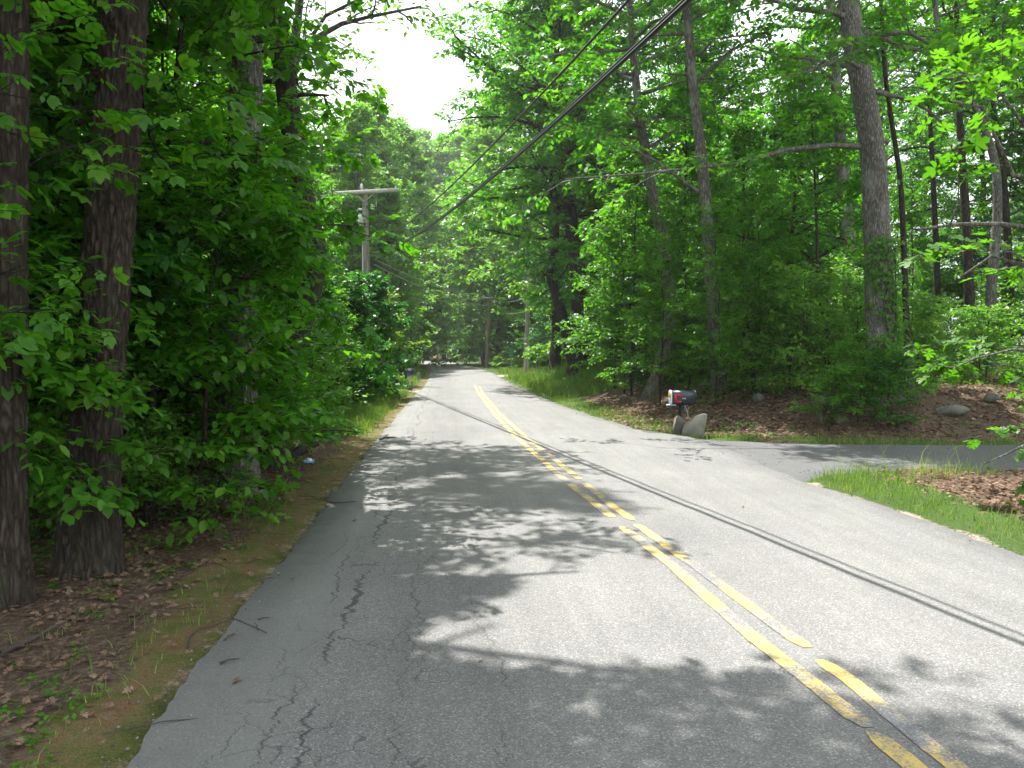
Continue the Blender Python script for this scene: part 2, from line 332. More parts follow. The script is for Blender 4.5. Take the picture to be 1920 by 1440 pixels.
# ---------------- road and terrain ----------------
Lp = [(233,1440),(367,1250),(450,1153),(517,1067),(600,960),(640,908),(700,835),(740,785),(772,748),(793,728),(806,708),(808,695),(800,684),(786,678.5),(740,674.5)]
Rp = [(1920,1048),(1750,985),(1640,945),(1500,903),(1380,850),(1290,821),(1200,808),(1110,781),(1055,762),(1000,741),(966,725),(945,713),(925,700),(900,691),(872,684),(845,679.5),(800,675.5)]
gl = np.array([G(*p) for p in Lp]); gr = np.array([G(*p) for p in Rp])
LY = np.r_[-12, gl[:, 1]]; LX = np.r_[gl[0, 0] + .0853 * (gl[0, 1] + 12), gl[:, 0]]
RY = np.r_[-12, -2, gr[:, 1]]; RX = np.r_[gr[0, 0] + .0853 * (gr[0, 1] + 12) + .3, gr[0, 0] + .0853 * (gr[0, 1] + 2) + .15, gr[:, 0]]
def xl(y): return np.interp(y, LY, LX)
def xr(y): return np.interp(y, RY, RX)
YMAX = min(LY[-1], RY[-1])
DN = np.array([G(*p) for p in [(1500,903),(1545,889),(1620,881),(1760,878),(1860,878),(2400,874)]])   # near edge of the driveway
DF = np.array([G(*p) for p in [(1240,817),(1330,825),(1450,831),(1600,834),(1800,835),(1920,834),(2400,830)]])
def dn(x): return np.interp(x, DN[:, 0], DN[:, 1])
def df(x): return np.interp(x, DF[:, 0], DF[:, 1])
def hgt(x, y):
    x = np.asarray(x, float); y = np.asarray(y, float)
    a, b = xl(y), xr(y); dl = a - x; dr = x - b
    out = sst(0, .5, np.maximum(dl, dr))
    h = out * (.03 * sn(x, y, 1.3) + .05 * sst(1, 4, np.maximum(dl, dr)) * sn(x, y, .5, 4))
    h = h + .02 * out
    # left: small berm then level wood floor
    h = h + .12 * sst(.6, 2.2, dl) * (.6 + .4 * sn(x, y, .35, 2)) * sst(60, 40, y) * sst(11, 14, y)
    # right bank beyond the driveway and the near right bank
    yd = np.where(x > DF[0, 0], df(x), DF[0, 1])
    bank = sst(.4, 3.2, y - yd) * sst(.8, 3.6, dr) * sst(60, 40, y)
    h = h + bank * (.62 + .045 * np.clip(y - yd, 0, 30) * sst(3, 9, dr))
    h = h + .18 * sst(1.2, 3.5, dr) * sst(.3, 2.5, dn(x) - y)
    indrive = sst(-.35, .1, y - dn(x)) * sst(-.35, .1, yd - y) * (dr > -.2) * (x > DF[0, 0] - 1)
    h = h * (1 - indrive) - .03 * indrive
    # left driveway strip at y about 31
    ld = sst(.9, .5, np.abs(y - 31.0)) * (dl > 0) * sst(9, 6, dl)
    h = h * (1 - ld)
    inside = sst(-.05, -.25, np.maximum(dl, dr)) if False else ((dl < -.02) & (dr < -.02))
    h = np.where(inside, -.05, h)
    return h
def H(x, y): return float(max(hgt(np.array([x]), np.array([y]))[0], -.0))
def cover(x, y):
    a, b = xl(y), xr(y); dl = a - x; dr = x - b
    yd = np.where(x > DF[0, 0], df(x), DF[0, 1])
    g = np.zeros_like(x); mo = np.zeros_like(x); sa = np.zeros_like(x)
    nz = sn(x, y, .8)
    # left verge: moss and sand by the asphalt, grass farther on
    mo = np.maximum(mo, .85 * sst(.95, .2, dl + .22 * nz) * (dl > -.3)); g = np.maximum(g, .34 * sst(3, 1, dl) * (dl > 0))
    g = np.maximum(g, sst(.1, .5, dl) * sst(5.5, 3.5, dl) * sst(13, 17, y)); mo = mo * (1 - .75 * sst(.15, .5, dl) * sst(13, 17, y))
    sa = np.maximum(sa, .45 * sst(.35, .0, dl) * (dl > -.3))
    # right verge: grass and a sandy edge
    near = (y < dn(x) + .2)
    g = np.maximum(g, near * (dr > 0) * sst(1.3, .6, dr - .25 * np.clip(y - 8, 0, 3)) * sst(-.1, .2, dr))
    sa = np.maximum(sa, near * sst(.26, .0, dr + .1 * nz) * (dr > -.3) * .62); sa = np.maximum(sa, near * .42 * sst(1.0, 2.0, dr) * sst(7.5, 5, y))
    far = (y > yd - .2)
    g = np.maximum(g, far * (dr > -.1) * sst(.8, .25, y - yd) * sst(3.4, 6, x) * .8)
    g = np.maximum(g, far * sst(1.6, .8, dr) * (dr > 0) * .8); g = np.maximum(g, (dr > 0) * sst(8, 5, dr) * sst(24, 28, y))
    g = np.maximum(g, .55 * far * sst(7.5, 11, y - yd + 0 * x) * sst(2, 4, dr))
    sa = np.maximum(sa, (dr > -.2) * sst(.3, .0, dr + .1 * nz) * .5); 
    sa = np.maximum(sa, sst(5, 2, np.abs(x - 1.5 - (y - 44) * .1) * .8) * sst(1.6, .8, np.abs(y - 49)) * 1.0 * (dr > -.3))
    sa = np.maximum(sa, sst(1.1, .7, np.abs(y - 31.0)) * (dl > 0) * sst(9, 7, dl))
    return g, mo, sa
def grid_axis(lims):
    r = []
    for a, b, s in lims: r.append(np.arange(a, b, s))
    return np.unique(np.round(np.concatenate(r), 4))
gx = grid_axis([(-400, -80, 40), (-80, -20, 4), (-20, -8, .6), (-8, 9, .11), (9, 16, .3), (16, 30, 1), (30, 80, 5), (80, 401, 40)])
gy = grid_axis([(-40, -2, 2), (-2, 1, .5), (1, 22, .11), (22, 50, .4), (50, 110, 1.2), (110, 200, 8), (200, 900, 60)])
X, Y = np.meshgrid(gx, gy); Z = hgt(X, Y); Z = Z + sst(.18, .0, np.abs(np.maximum(xl(Y) - X, X - xr(Y)))) * 0
Z = np.where(Y > 130, Z + 0 * Y, Z)
mb = MB(); nx, ny = len(gx), len(gy)
ii = (np.arange(ny - 1)[:, None] * nx + np.arange(nx - 1)[None]).reshape(-1)
mb.add(np.stack([X, Y, Z], -1).reshape(-1, 3), np.stack([ii, ii + 1, ii + nx + 1, ii + nx], -1))
ground = mb.build('ground', M['ground'], smooth=True); tag(ground, kind='structure')
g_, m_, s_ = cover(X.reshape(-1), Y.reshape(-1))
ca = ground.data.color_attributes.new('cover', 'FLOAT_COLOR', 'POINT'); ca.data.foreach_set('color', np.stack([g_, m_, s_, np.ones_like(g_)], -1).astype(np.float32).reshape(-1))

def uvlane(o):
    me = o.data; n = len(me.loops); vi = np.zeros(n, np.int32); me.loops.foreach_get('vertex_index', vi); c = np.zeros(len(me.vertices) * 3, np.float32); me.vertices.foreach_get('co', c); c = c.reshape(-1, 3)[vi]
    uv = me.uv_layers.new(name='lane'); uv.data.foreach_set('uv', np.stack([c[:, 0] + .0853 * c[:, 1], c[:, 1]], -1).astype(np.float32).reshape(-1))
ys = grid_axis([(-12, 2, .5), (2, 24, .06), (24, 60, .3), (60, YMAX, .6)]); K = 28
rl = xl(ys) + (.018 * sn(ys, ys * 0, 9) + .02 * sn(ys, ys * 0, 3, 3)); rr = xr(ys) + (.02 * sn(ys, ys * 0 + 5, 8, 2) + .03 * sn(ys, ys * 0, 2.5, 5))
tt = np.linspace(0, 1, K); XX = rl[:, None] + (rr - rl)[:, None] * tt; YY = np.broadcast_to(ys[:, None], XX.shape)
ZZ = .022 + .02 * (1 - (2 * tt[None] - 1) ** 2) + .004 * sn(XX, YY, .8)
ZZ = ZZ * np.ones_like(XX); ZZ[:, 0] = -.03; ZZ[:, -1] = -.03
XX = XX.copy(); XX[:, 1] = XX[:, 0] + .02; XX[:, -2] = XX[:, -1] - .02
mb = MB(); ii = (np.arange(len(ys) - 1)[:, None] * K + np.arange(K - 1)[None]).reshape(-1)
mb.add(np.stack([XX, YY, ZZ], -1).reshape(-1, 3), np.stack([ii, ii + 1, ii + K + 1, ii + K], -1))
road = mb.build('road', M['road'], smooth=True); tag(road, kind='structure'); uvlane(road)
def roadz(x, y):
    a, b = xl(y), xr(y); t = (x - a) / (b - a); return .022 + .02 * (1 - (2 * t - 1) ** 2) + .004 * sn(x, y, .8)
# driveway: from under the road edge out to the right
dx = np.linspace(2.6, 16, 90); lo = np.where(dx < DN[0, 0], DN[0, 1] - (DN[0, 0] - dx) * .4, dn(dx)); hi = np.where(dx < DF[0, 0], DF[0, 1] + .1, df(dx)) + .03 * sn(dx, dx * 0, 4)
lo = lo + .03 * sn(dx, dx * 0 + 3, 4)
TT = np.linspace(0, 1, 26); DX = np.broadcast_to(dx[:, None], (90, 26)); DY = lo[:, None] + (hi - lo)[:, None] * TT
DZ = .014 + .004 * (1 - (2 * TT[None] - 1) ** 2) + 0 * DX; DZ = DZ.copy(); DZ[:, 0] = -.03; DZ[:, -1] = -.03
mb = MB(); ii = (np.arange(89)[:, None] * 26 + np.arange(25)[None]).reshape(-1)
mb.add(np.stack([DX, DY, DZ], -1).reshape(-1, 3), np.stack([ii, ii + 26, ii + 27, ii + 1], -1))
drv = mb.build('driveway', M['drive'], smooth=True); tag(drv, kind='structure'); uvlane(drv)
# yellow lines
LC = [[(890,722),(897,737),(927,777),(970,822),(1020,866),(1062,903)], [(1069,909),(1110,940),(1148,971)], [(1166,988),(1207,1020),(1267,1067),(1333,1127),(1417,1200),(1493,1260),(1547,1303),(1606,1349),(1626,1366)],
      [(1630,1371),(1686,1418),(1712,1440),(1900,1590)]]
RC = [[(899,724),(906,739),(938,777),(988,822),(1038,860),(1088,900)], [(1095,906),(1150,950),(1186,976)], [(1192,983),(1253,1027),(1300,1060),(1360,1103),(1417,1147),(1467,1183),(1515,1216)],
      [(1534,1238),(1596,1280),(1693,1360),(1735,1395),(1787,1436),(1960,1575)]]
mb = MB()
for pts, wd in [(q, .098) for q in LC] + [(q, .092) for q in RC]:
    g3 = np.array([G(*p, z=.04) for p in pts]); g3 = g3[np.argsort(g3[:, 1])]
    yy = np.arange(g3[0, 1], g3[-1, 1], .03); xx = np.interp(yy, g3[:, 1], g3[:, 0]); e1 = .0025 * sn(yy, yy * 0, 20); e2 = .0025 * sn(yy, yy * 0 + 9, 20)
    wd = wd * np.minimum(1, .5 + np.minimum(yy - yy[0], yy[-1] - yy) / .16)
    A = np.stack([xx - wd / 2 + e1, yy, roadz(xx - wd / 2, yy) + .004], -1); B = np.stack([xx + wd / 2 + e2, yy, roadz(xx + wd / 2, yy) + .004], -1)
    V = np.stack([A, B], 1).reshape(-1, 3); k = np.arange(len(yy) - 1) * 2
    mb.add(V, np.stack([k, k + 1, k + 3, k + 2], -1))
yl = mb.build('road_marking', M['yellow']); tag(yl, kind='structure'); uvlane(yl)

# ---------------- leaves and trees ----------------
def tpl(kind):
    if kind == 'oval':   # folded along the midrib
        V = np.array([[0, 0, 0], [.3, .24, .05], [.68, .22, .04], [1, 0, -.08], [.68, -.22, .04], [.3, -.24, .05], [.5, 0, .0]]) * [1, 1.15, 1]
        return V, np.array([[0, 6, 2, 1], [6, 3, 2, 2], [0, 5, 4, 6], [6, 4, 3, 3]])[:, :4]
    if kind == 'leaf4': return np.array([[0, 0, 0], [.45, .27, .03], [1, 0, -.06], [.45, -.27, .03]]), np.array([[0, 3, 2, 1]])
    if kind == 'oak':
        h = [(0, .0), (.08, .05), (.16, .24), (.24, .26), (.28, .09), (.42, .38), (.52, .40), (.50, .13), (.66, .30), (.76, .29), (.74, .10), (.90, .12), (1, 0)]
        V = [(x, y, .05 * abs(y) * 2 - .10 * x * x) for x, y in h] + [(x, -y, .05 * abs(y) * 2 - .10 * x * x) for x, y in h[1:-1]]
        V = np.array(V); n = len(h); mid = len(V); V = np.vstack([V, [[.5, 0, -.02]]])
        up = list(range(n)); dn_ = [n - 1] + list(range(n + len(h) - 3, n - 1, -1)) + [0]
        Fc = [[mid, up[i + 1], up[i]] for i in range(n - 1)] + [[mid, dn_[i + 1], dn_[i]] for i in range(len(dn_) - 1)]
        return V, np.array(Fc)
    if kind == 'hick':  # compound leaf with five leaflets
        V, Fs = [], []; b, f = tpl('oval')
        for k, (x, a, s) in enumerate([(.45, 0, .6), (.42, .75, .52), (.42, -.75, .52), (.22, 1.2, .34), (.22, -1.2, .34)]):
            q = rot(b * [s, s * .95, s], 0, .15, a) + [x, 0, -.02]; Fs.append(f + 7 * k); V.append(q)
        return np.vstack(V), np.vstack(Fs)
TPL = {k: tpl(k) for k in ('oval', 'leaf4', 'oak', 'hick')}
def put_leaves(mb, kind, P, D, Nn, S, vals, m=0):
    V, Fc = TPL[kind]; D = nrm(D); B = nrm(np.cross(Nn, D)); Nn = np.cross(D, B)
    S = np.asarray(S)[:, None, None]
    out = P[:, None] + S * (V[None, :, 0:1] * D[:, None] + V[None, :, 1:2] * B[:, None] + V[None, :, 2:3] * Nn[:, None])
    n = len(P); k = len(V)
    if kind in ('oval', 'hick'):   # quads and repeated-vertex triangles: split
        tri = Fc[Fc[:, 2] == Fc[:, 3]][:, :3]; qd = Fc[Fc[:, 2] != Fc[:, 3]]
        off = (np.arange(n) * k)[:, None, None]
        base = mb.n; mb.add(out.reshape(-1, 3), (qd[None] + off).reshape(-1, 4), np.repeat(vals, len(qd)), m)
        mb.f.append(('a', (tri[None] + off).reshape(-1, 3) + base)); mb.attr.append(np.repeat(vals, len(tri))); mb.mi.append(np.full(n * len(tri), m))
    else:
        Fq = (Fc[None] + (np.arange(n) * k)[:, None, None]).reshape(-1, Fc.shape[1]); mb.add(out.reshape(-1, 3), Fq, np.repeat(vals, len(Fc)), m)
UP = np.array([0, 0, 1.0])
def poly(rng, p, d, L, n, wob=.15, trop=.0, droop=0.0):
    pts = [p]; d = d / np.linalg.norm(d)
    for i in range(n):
        d = d + rng.normal(0, wob, 3) + np.array([0, 0, trop - droop * (i / n)]); d /= np.linalg.norm(d); pts.append(pts[-1] + d * L / n)
    return np.array(pts)
def grow(seed, trunk, rad, lo, R, nprim, sec=8, twigs=5, lpt=8, leaf=.13, kind='oval', elev=(.05, .9), bias=None, flat=.32, twigwood=False,
         prof='forest', bare=None, keep=None, limbs=(), tl=(.3, .65), tnseg=12, primr=.34):
    """returns (wood MB, leaf MB) for one tree; trunk = polyline, rad = radii, lo = height where the crown starts"""
    rng = np.random.default_rng(seed); wood = MB(); lv = MB(); trunk = np.asarray(trunk, float)
    wood.tube(trunk, rad, tnseg)
    zt = trunk[:, 2]; hi = zt[-1]; BP = []; BD = []; allsec = []
    prims = []
    for i in range(nprim):
        s = ((i + rng.uniform(0, .8)) / nprim) ** .9; z = lo + (hi - lo) * min(s, .985)
        p = np.array([np.interp(z, zt, trunk[:, k]) for k in range(3)]); r0 = np.interp(z, zt, rad)
        az = i * 2.4 + rng.normal(0, .4); f = {'forest': (.62 + .38 * math.sin(math.pi * min(1, s * 1.15))) * (1 - s * .9) ** .45, 'cone': (1 - s) ** .7 * .95 + .1, 'bush': (1 - .55 * s)}[prof]
        L = R * f * rng.uniform(.72, 1.12)
        if bias is not None: L *= 1 + bias[1] * math.cos(az - bias[0])
        e = elev[0] + (elev[1] - elev[0]) * s + rng.normal(0, .12)
        d = np.array([math.cos(az) * math.cos(e), math.sin(az) * math.cos(e), math.sin(e)])
        prims.append((p, d, L, min(r0 * .6, .018 * L + .01), None))
    for (pts, r0) in limbs:
        pts = np.asarray(pts, float); prims.append((None, None, np.linalg.norm(np.diff(pts, axis=0), axis=1).sum(), r0, pts))
    for (p, d, L, r0, pts) in prims:
        if pts is None: pts = poly(rng, p, d, L, 7, .13, .03, .10)
        if keep is not None and d is not None:
            kk = keep(pts); kk[:2] = True; pts = pts[:max(3, int(np.argmin(kk)) if not kk.all() else len(pts))]
        n = len(pts); wood.tube(pts, np.linspace(r0, r0 * .22 + .002, n), 5, cap=False)
        ts = np.linspace(.22, .98, sec) + rng.normal(0, .03, sec)
        for j, t in enumerate(np.clip(ts, .1, .99)):
            q = t * (n - 1); a = int(q); fr = q - a; pp = pts[a] * (1 - fr) + pts[min(a + 1, n - 1)] * fr; dd = nrm(pts[min(a + 1, n - 1)] - pts[a] + 1e-6)
            side = nrm(np.cross(dd, UP)) * (1 if j % 2 else -1)
            sd = dd * .65 + side * rng.uniform(.5, 1.0) + UP * rng.normal(.05, .22); ln = (L * .40 * (1.1 - .6 * t) + .25) * rng.uniform(.7, 1.2)
            sp_ = poly(rng, pp, sd, ln, 4, .16, .0, .1)
            if keep is not None and not keep(sp_[2:]).all(): continue
            wood.tube(sp_, np.linspace(max(.004, r0 * .28), .003, 5), 3, cap=False)
            allsec.append(sp_)
    S = np.array(allsec)                               # (m,5,3)
    m = len(S); T = rng.uniform(.15, 1.0, (m, twigs)) * 4 - 1e-4; a = np.clip(T.astype(int), 0, 3); fr = (T - a)[..., None]
    ix = np.arange(m)[:, None]; P0 = S[ix, a] * (1 - fr) + S[ix, a + 1] * fr; D0 = nrm(S[ix, a + 1] - S[ix, a])
    P0 = P0.reshape(-1, 3); D0 = D0.reshape(-1, 3); M_ = len(P0)
    sgn = np.where(rng.random(M_) < .5, -1, 1)[:, None]; side = nrm(np.cross(D0, UP)) * sgn
    TD = nrm(D0 * .7 + side * rng.uniform(.3, 1.1, (M_, 1)) + rng.normal(0, .2, (M_, 3)) + UP * -.03); TL = rng.uniform(*tl, M_)
    if twigwood:
        keepi = np.arange(M_)
        for q in keepi: wood.tube(np.array([P0[q], P0[q] + TD[q] * TL[q]]), [.0035, .0015], 3, cap=False)
    ss = (np.arange(lpt) + .6) / lpt; LP = P0[:, None] + TD[:, None] * (TL[:, None] * ss[None])[..., None]
    LP = LP.reshape(-1, 3) + rng.normal(0, .015, (M_ * lpt, 3)); TDr = np.repeat(TD, lpt, 0); alt = np.tile(np.where(np.arange(lpt) % 2, 1, -1), M_)[:, None]
    sd = nrm(np.cross(TDr, UP)) * alt; LD = nrm(TDr * .6 + sd * .9 + rng.normal(0, .42, LP.shape) + UP * rng.normal(-.3, .25, (len(LP), 1)))
    Nn = nrm(UP + rng.normal(0, flat, LP.shape)); sz = leaf * rng.uniform(.5, 1.3, len(LP))
    val = np.clip(np.repeat(rng.normal(.48, .24, M_), lpt) + rng.normal(0, .2, len(LP)), 0, 1)
    if keep is not None:
        k = keep(LP); LP, LD, Nn, sz, val = LP[k], LD[k], Nn[k], sz[k], val[k]
    put_leaves(lv, kind, LP, LD, Nn, sz, val)
    return wood, lv
def straight(rng, Hh, r0, lean=(0, 0), wob=.12, flare=True, n=12):
    z = np.linspace(0, 1, n) ** 1.0 * Hh; x = np.cumsum(rng.normal(0, wob, n)) * .6; y = np.cumsum(rng.normal(0, wob, n)) * .6; x -= x[0]; y -= y[0]
    P = np.stack([x + lean[0] * z, y + lean[1] * z, z], -1); P[0, 2] = -.25
    r = r0 * (1 - z / Hh * .88) ** .9; r = np.maximum(r, .012)
    if flare: r[0] *= 1.45
    return P, r
def make_tree(name, seed, P, r, lo, R, leafmat, barkmat, loc=(0, 0, 0), **k):
    wd, lv = grow(seed, P, r, lo, R, leafmat and k.pop('nprim', 34), **k)
    root = empty(name, loc); wd.build('trunk', M[barkmat], root, smooth=True); lv.build('crown', M[leafmat], root); return root

# -- prototypes for the wood, each used at its first place and then copied --
PROTO = {}
def protos():
    rng = np.random.default_rng(11)
    for i in range(4):
        P, r = straight(rng, 17 + i, .17 + .02 * i); PROTO['tall%d' % i] = make_tree('tree', 20 + i, P, r, 5.2 - .5 * i, 3.9, 'leaf', ['bark_grey', 'bark', 'bark_dark', 'bark'][i], nprim=46, sec=8, twigs=8, lpt=7, kind='leaf4', leaf=.18)
    for i in range(3):
        P, r = straight(rng, 13 + i * 1.5, .15); PROTO['full%d' % i] = make_tree('tree', 30 + i, P, r, 1.2, 3.9, 'leaf', 'bark', nprim=50, sec=9, twigs=8, lpt=7, kind='leaf4', leaf=.18, elev=(-.05, .9), flat=.4)
    for i in range(3):
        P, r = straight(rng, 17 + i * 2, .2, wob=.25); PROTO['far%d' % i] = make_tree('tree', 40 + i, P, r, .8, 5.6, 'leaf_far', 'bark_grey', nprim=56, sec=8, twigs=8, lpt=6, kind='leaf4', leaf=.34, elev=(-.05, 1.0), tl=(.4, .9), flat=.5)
    for i in range(4):
        P, r = straight(rng, 4.6 + i * .8, .035, wob=.08, flare=False); PROTO['sap%d' % i] = make_tree('sapling', 50 + i, P, r, .7, 1.75, 'leaf', 'bark', nprim=22, sec=6, twigs=6, lpt=7, kind='oval', leaf=.125, elev=(.15, .8), flat=.26, tnseg=7, tl=(.2, .5), prof='bush')
    for i in range(3):
        P, r = straight(rng, 1.5 + i * .35, .018, wob=.06, flare=False, n=6); PROTO['shrub%d' % i] = make_tree('shrub', 60 + i, P, r, .08, 1.0, 'leaf', 'bark', nprim=14, sec=5, twigs=5, lpt=7, kind='oval', leaf=.095, elev=(.2, 1.0), tnseg=5, tl=(.15, .4), prof='bush')
    P, r = straight(rng, 3.6, .05, wob=.06, flare=False, n=6)
    PROTO['rhodo'] = make_tree('rhododendron_bush', 66, P, r, .1, 2.3, 'leaf_dark', 'bark', nprim=34, sec=7, twigs=7, lpt=8, kind='leaf4', leaf=.17, elev=(.0, 1.1), flat=.7, tnseg=6, tl=(.15, .35), prof='bush')
protos()
USED = set()
def place(key, x, y, rz, s, label, cat, group, name=None, z=None, leafm=None):
    src = PROTO[key]
    o = src if key not in USED else copy_tree(src)
    USED.add(key); o.location = (x, y, (H(x, y) if z is None else z) - .02); o.rotation_euler = (0, 0, rz); o.scale = (s, s, s * random.uniform(.94, 1.08))
    if leafm:
        for ch in [q for q in bpy.data.objects if q.parent == o and q.name.startswith('crown')]:
            ch.material_slots[0].link = 'OBJECT'; ch.material_slots[0].material = M[leafm]
    tag(o, label, cat, group); return o

# forbidden regions of view, tested on each tree's envelope: the open road corridor and the gap of sky above it
GAP = [(640,-900),(640,330),(612,430),(640,560),(752,700),(752,735),(700,800),(600,930),(240,1440),(1920,1440),(1920,850),(1250,820),(1060,735),(985,715),(905,690),(880,600),(915,420),(880,330),(862,200),(862,-900)]
SKY = [(600,-900),(600,150),(640,235),(700,205),(760,245),(850,215),(862,200),(862,-900)]
def inpoly(x, y, pl):
    c = False; j = len(pl) - 1
    for i in range(len(pl)):
        if (pl[i][1] > y) != (pl[j][1] > y) and x < (pl[j][0] - pl[i][0]) * (y - pl[i][1]) / (pl[j][1] - pl[i][1]) + pl[i][0]: c = not c
        j = i
    return c
def fits(x, y, Hh, R, lo, pl):
    for z, rr in ((0, .2), (lo, R * .8), (lo + (Hh - lo) * .3, R * 1.0), (lo + (Hh - lo) * .6, R * .9), (Hh * .93, R * .4), (Hh, .2)):
        for a in (-1, -.5, 0, .5, 1):
            q = proj((x + a * rr, y, z))
            if q and inpoly(q[0], q[1], pl): return False
    return True
# ---------------- individually modelled trees ----------------
def path(pts, Y, top=None, z0=None):
    """trunk polyline through sightings at distance Y, base sunk in the ground, optional extra top points (dx, dy, z)"""
    P = [W(px, py, Y) for px, py in pts]; b = P[0].copy(); b[2] = H(b[0], b[1]) - .25 if z0 is None else z0
    P[0] = b; P = [p - [0, 0, 0] for p in P]
    if top:
        l = P[-1]
        for dx_, dy_, z_ in top: P.append(np.array([l[0] + dx_, l[1] + dy_, z_]))
    P = np.array(P); t = np.linspace(0, len(P) - 1, len(P) * 5); Q = np.stack([np.interp(t, np.arange(len(P)), P[:, k]) for k in range(3)], -1)
    for _ in range(4): Q[1:-1] = (Q[:-2] + 2 * Q[1:-1] + Q[2:]) / 4
    return Q
def taper(Q, r0, p=.9, end=.1, flare=.55):
    z = Q[:, 2]; s = np.clip((z - z[0]) / (z[-1] - z[0]), 0, 1); r = r0 * ((1 - s) ** p * (1 - end) + end); return r * (1 + flare * np.exp(-(z - z[0] - .2).clip(0) / .35))
def bark_trunk(Q, r, amp, nseg=56, step=.035, zmax=6, seed=0, rid=13):
    """furrowed trunk surface for the trees close by"""
    rng = np.random.default_rng(seed); z = Q[:, 2]; L = np.r_[0, np.cumsum(np.linalg.norm(np.diff(Q, axis=0), axis=1))]
    s = np.r_[np.arange(0, min(zmax, L[-1]), step), np.linspace(min(zmax, L[-1]), L[-1], 26)]
    P = np.stack([np.interp(s, L, Q[:, k]) for k in range(3)], -1); R = np.interp(s, L, r)
    T = nrm(np.gradient(P, axis=0)); A = nrm(np.cross(T, [0, 1.0, 0])); B = np.cross(T, A)
    th = np.arange(nseg) / nseg * 2 * math.pi; TH, SS = np.meshgrid(th, s)
    ph = TH * rid / 1.0 + 2.2 * np.sin(SS * 2.1 + TH * 2) + .9 * np.sin(SS * 5.3 + 3 * TH + 1) + .5 * np.sin(SS * 13 + TH * 5)
    rg = np.abs(np.sin(ph / 2)) ** .6 ; br = .45 * np.sin(SS * 23 + 3 * np.sin(TH * 7) + 4 * np.sin(SS * 3.1)) * np.sin(TH * 9 + SS * 3) + .35 * np.sin(SS * 41 + TH * 11)
    lobes = .22 * np.maximum(0, np.sin(TH * 4 + seed + .6 * np.sin(TH))) * np.exp(-SS / .32) + .05 * np.sin(TH * 3 + SS * .6)
    RR = R[:, None] * (1 + lobes) + amp * (rg - .6 + br + .35 * rng.normal(size=TH.shape) * .3)
    V = P[:, None] + RR[..., None] * (np.cos(TH)[..., None] * A[:, None] + np.sin(TH)[..., None] * B[:, None])
    mb = MB(); n = nseg; i = np.arange(len(s) - 1)[:, None] * n; j = np.arange(n)[None]; j2 = (j + 1) % n
    mb.add(V.reshape(-1, 3), np.stack([i + j, i + j2, i + n + j2, i + n + j], -1).reshape(-1, 4)); return mb
def hero(name, seed, Q, r, lo, R, leafm, barkm, label, cat='tree', group=None, furrow=None, **k):
    k.setdefault('nprim', 40)
    np_ = k.pop('nprim'); wd, lv = grow(seed, Q, r if furrow is None else r * .9, lo, R, np_, **k)
    b = Q[0]; root = empty(name, (b[0], b[1], b[2] + .25)); off = -np.array([b[0], b[1], b[2] + .25])
    if furrow is not None:
        tm = bark_trunk(Q, r, **furrow); base = wd.n
        for q in tm.f: wd.f.append((q[0], q[1] + base))
        wd.v += tm.v; wd.attr += tm.attr; wd.mi += tm.mi; wd.n += tm.n
    for mbx in (wd, lv): mbx.v = [v + off for v in mbx.v]
    wd.build('trunk', M[barkm], root, smooth=furrow is None); lv.build('crown', M[leafm], root)
    tag(root, label, cat, group); return root
LITP = [np.array([G(*p)[:2] for p in q]) for q in (
    [(700,1262),(735,1195),(900,1150),(985,1080),(1200,1095),(1290,1045),(1225,1005),(1420,978),(1250,942),(1335,918),(1150,884),(1280,862),(1500,903),(1920,1048),(1920,1310),(1700,1262),(1480,1238),(1330,1285),(1150,1232),(1000,1272)],
    [(1500,903),(1545,892),(1800,884),(1920,905),(1920,1048)], [(905,858),(1010,838),(1180,838),(1300,850),(1230,868),(1010,872)], [(850,742),(960,745),(1010,765),(930,772),(840,760)], [(640,842),(700,742),(790,740),(752,785),(700,830)], [(815,732),(960,732),(985,744),(800,745)])]
LITP += [np.array(q) for q in ([(7.6,14.3),(11.5,14.3),(12.5,17.2),(8.2,17.0)], [(9.5,19),(16,19),(18,25),(10.5,24)], [(3.8,13.6),(7.6,13.6),(7.6,15.4),(4.0,15.8)], [(11.5,13.6),(14,13.6),(14.5,16.5),(12,16.8)], [(5.0,17.5),(6.6,17.3),(6.8,19.5),(5.2,19.5)])]
LITP += [np.array([G(*p)[:2] for p in q]) for q in ([(340,1412),(400,1396),(450,1406),(430,1440),(350,1440)], [(470,1345),(560,1325),(610,1335),(520,1356)], [(880,1004),(1040,985),(1055,998),(900,1020)],
    [(720,1088),(860,1078),(1010,1074),(1010,1088),(740,1104)], [(820,928),(960,910),(1100,905),(1090,920),(830,942)], [(690,902),(860,890),(870,900),(700,914)], [(760,1040),(900,1032),(910,1042),(770,1052)], [(640,962),(760,950),(770,960),(640,974)],
    [(1560,1330),(1700,1300),(1920,1350),(1920,1385),(1740,1345),(1600,1350)])]
def lit(P):  # points whose shadow would land on the chosen sun patches; crowns are opened there
    j = .10; sx = P[:, 0] - SUNV.x / SUNV.z * P[:, 2] + rjit.normal(0, j, len(P)); sy = P[:, 1] - SUNV.y / SUNV.z * P[:, 2] + rjit.normal(0, j, len(P)); c_all = np.zeros(len(P), bool)
    for pl in LITP:
        c = np.zeros(len(P), bool); k = len(pl) - 1
        for i in range(len(pl)):
            (x1, y1), (x2, y2) = pl[i], pl[k]; c ^= ((y1 > sy) != (y2 > sy)) & (sx < (x2 - x1) * (sy - y1) / (y2 - y1 + 1e-9) + x1); k = i
        c_all |= c
    return c_all
rjit = np.random.default_rng(21)
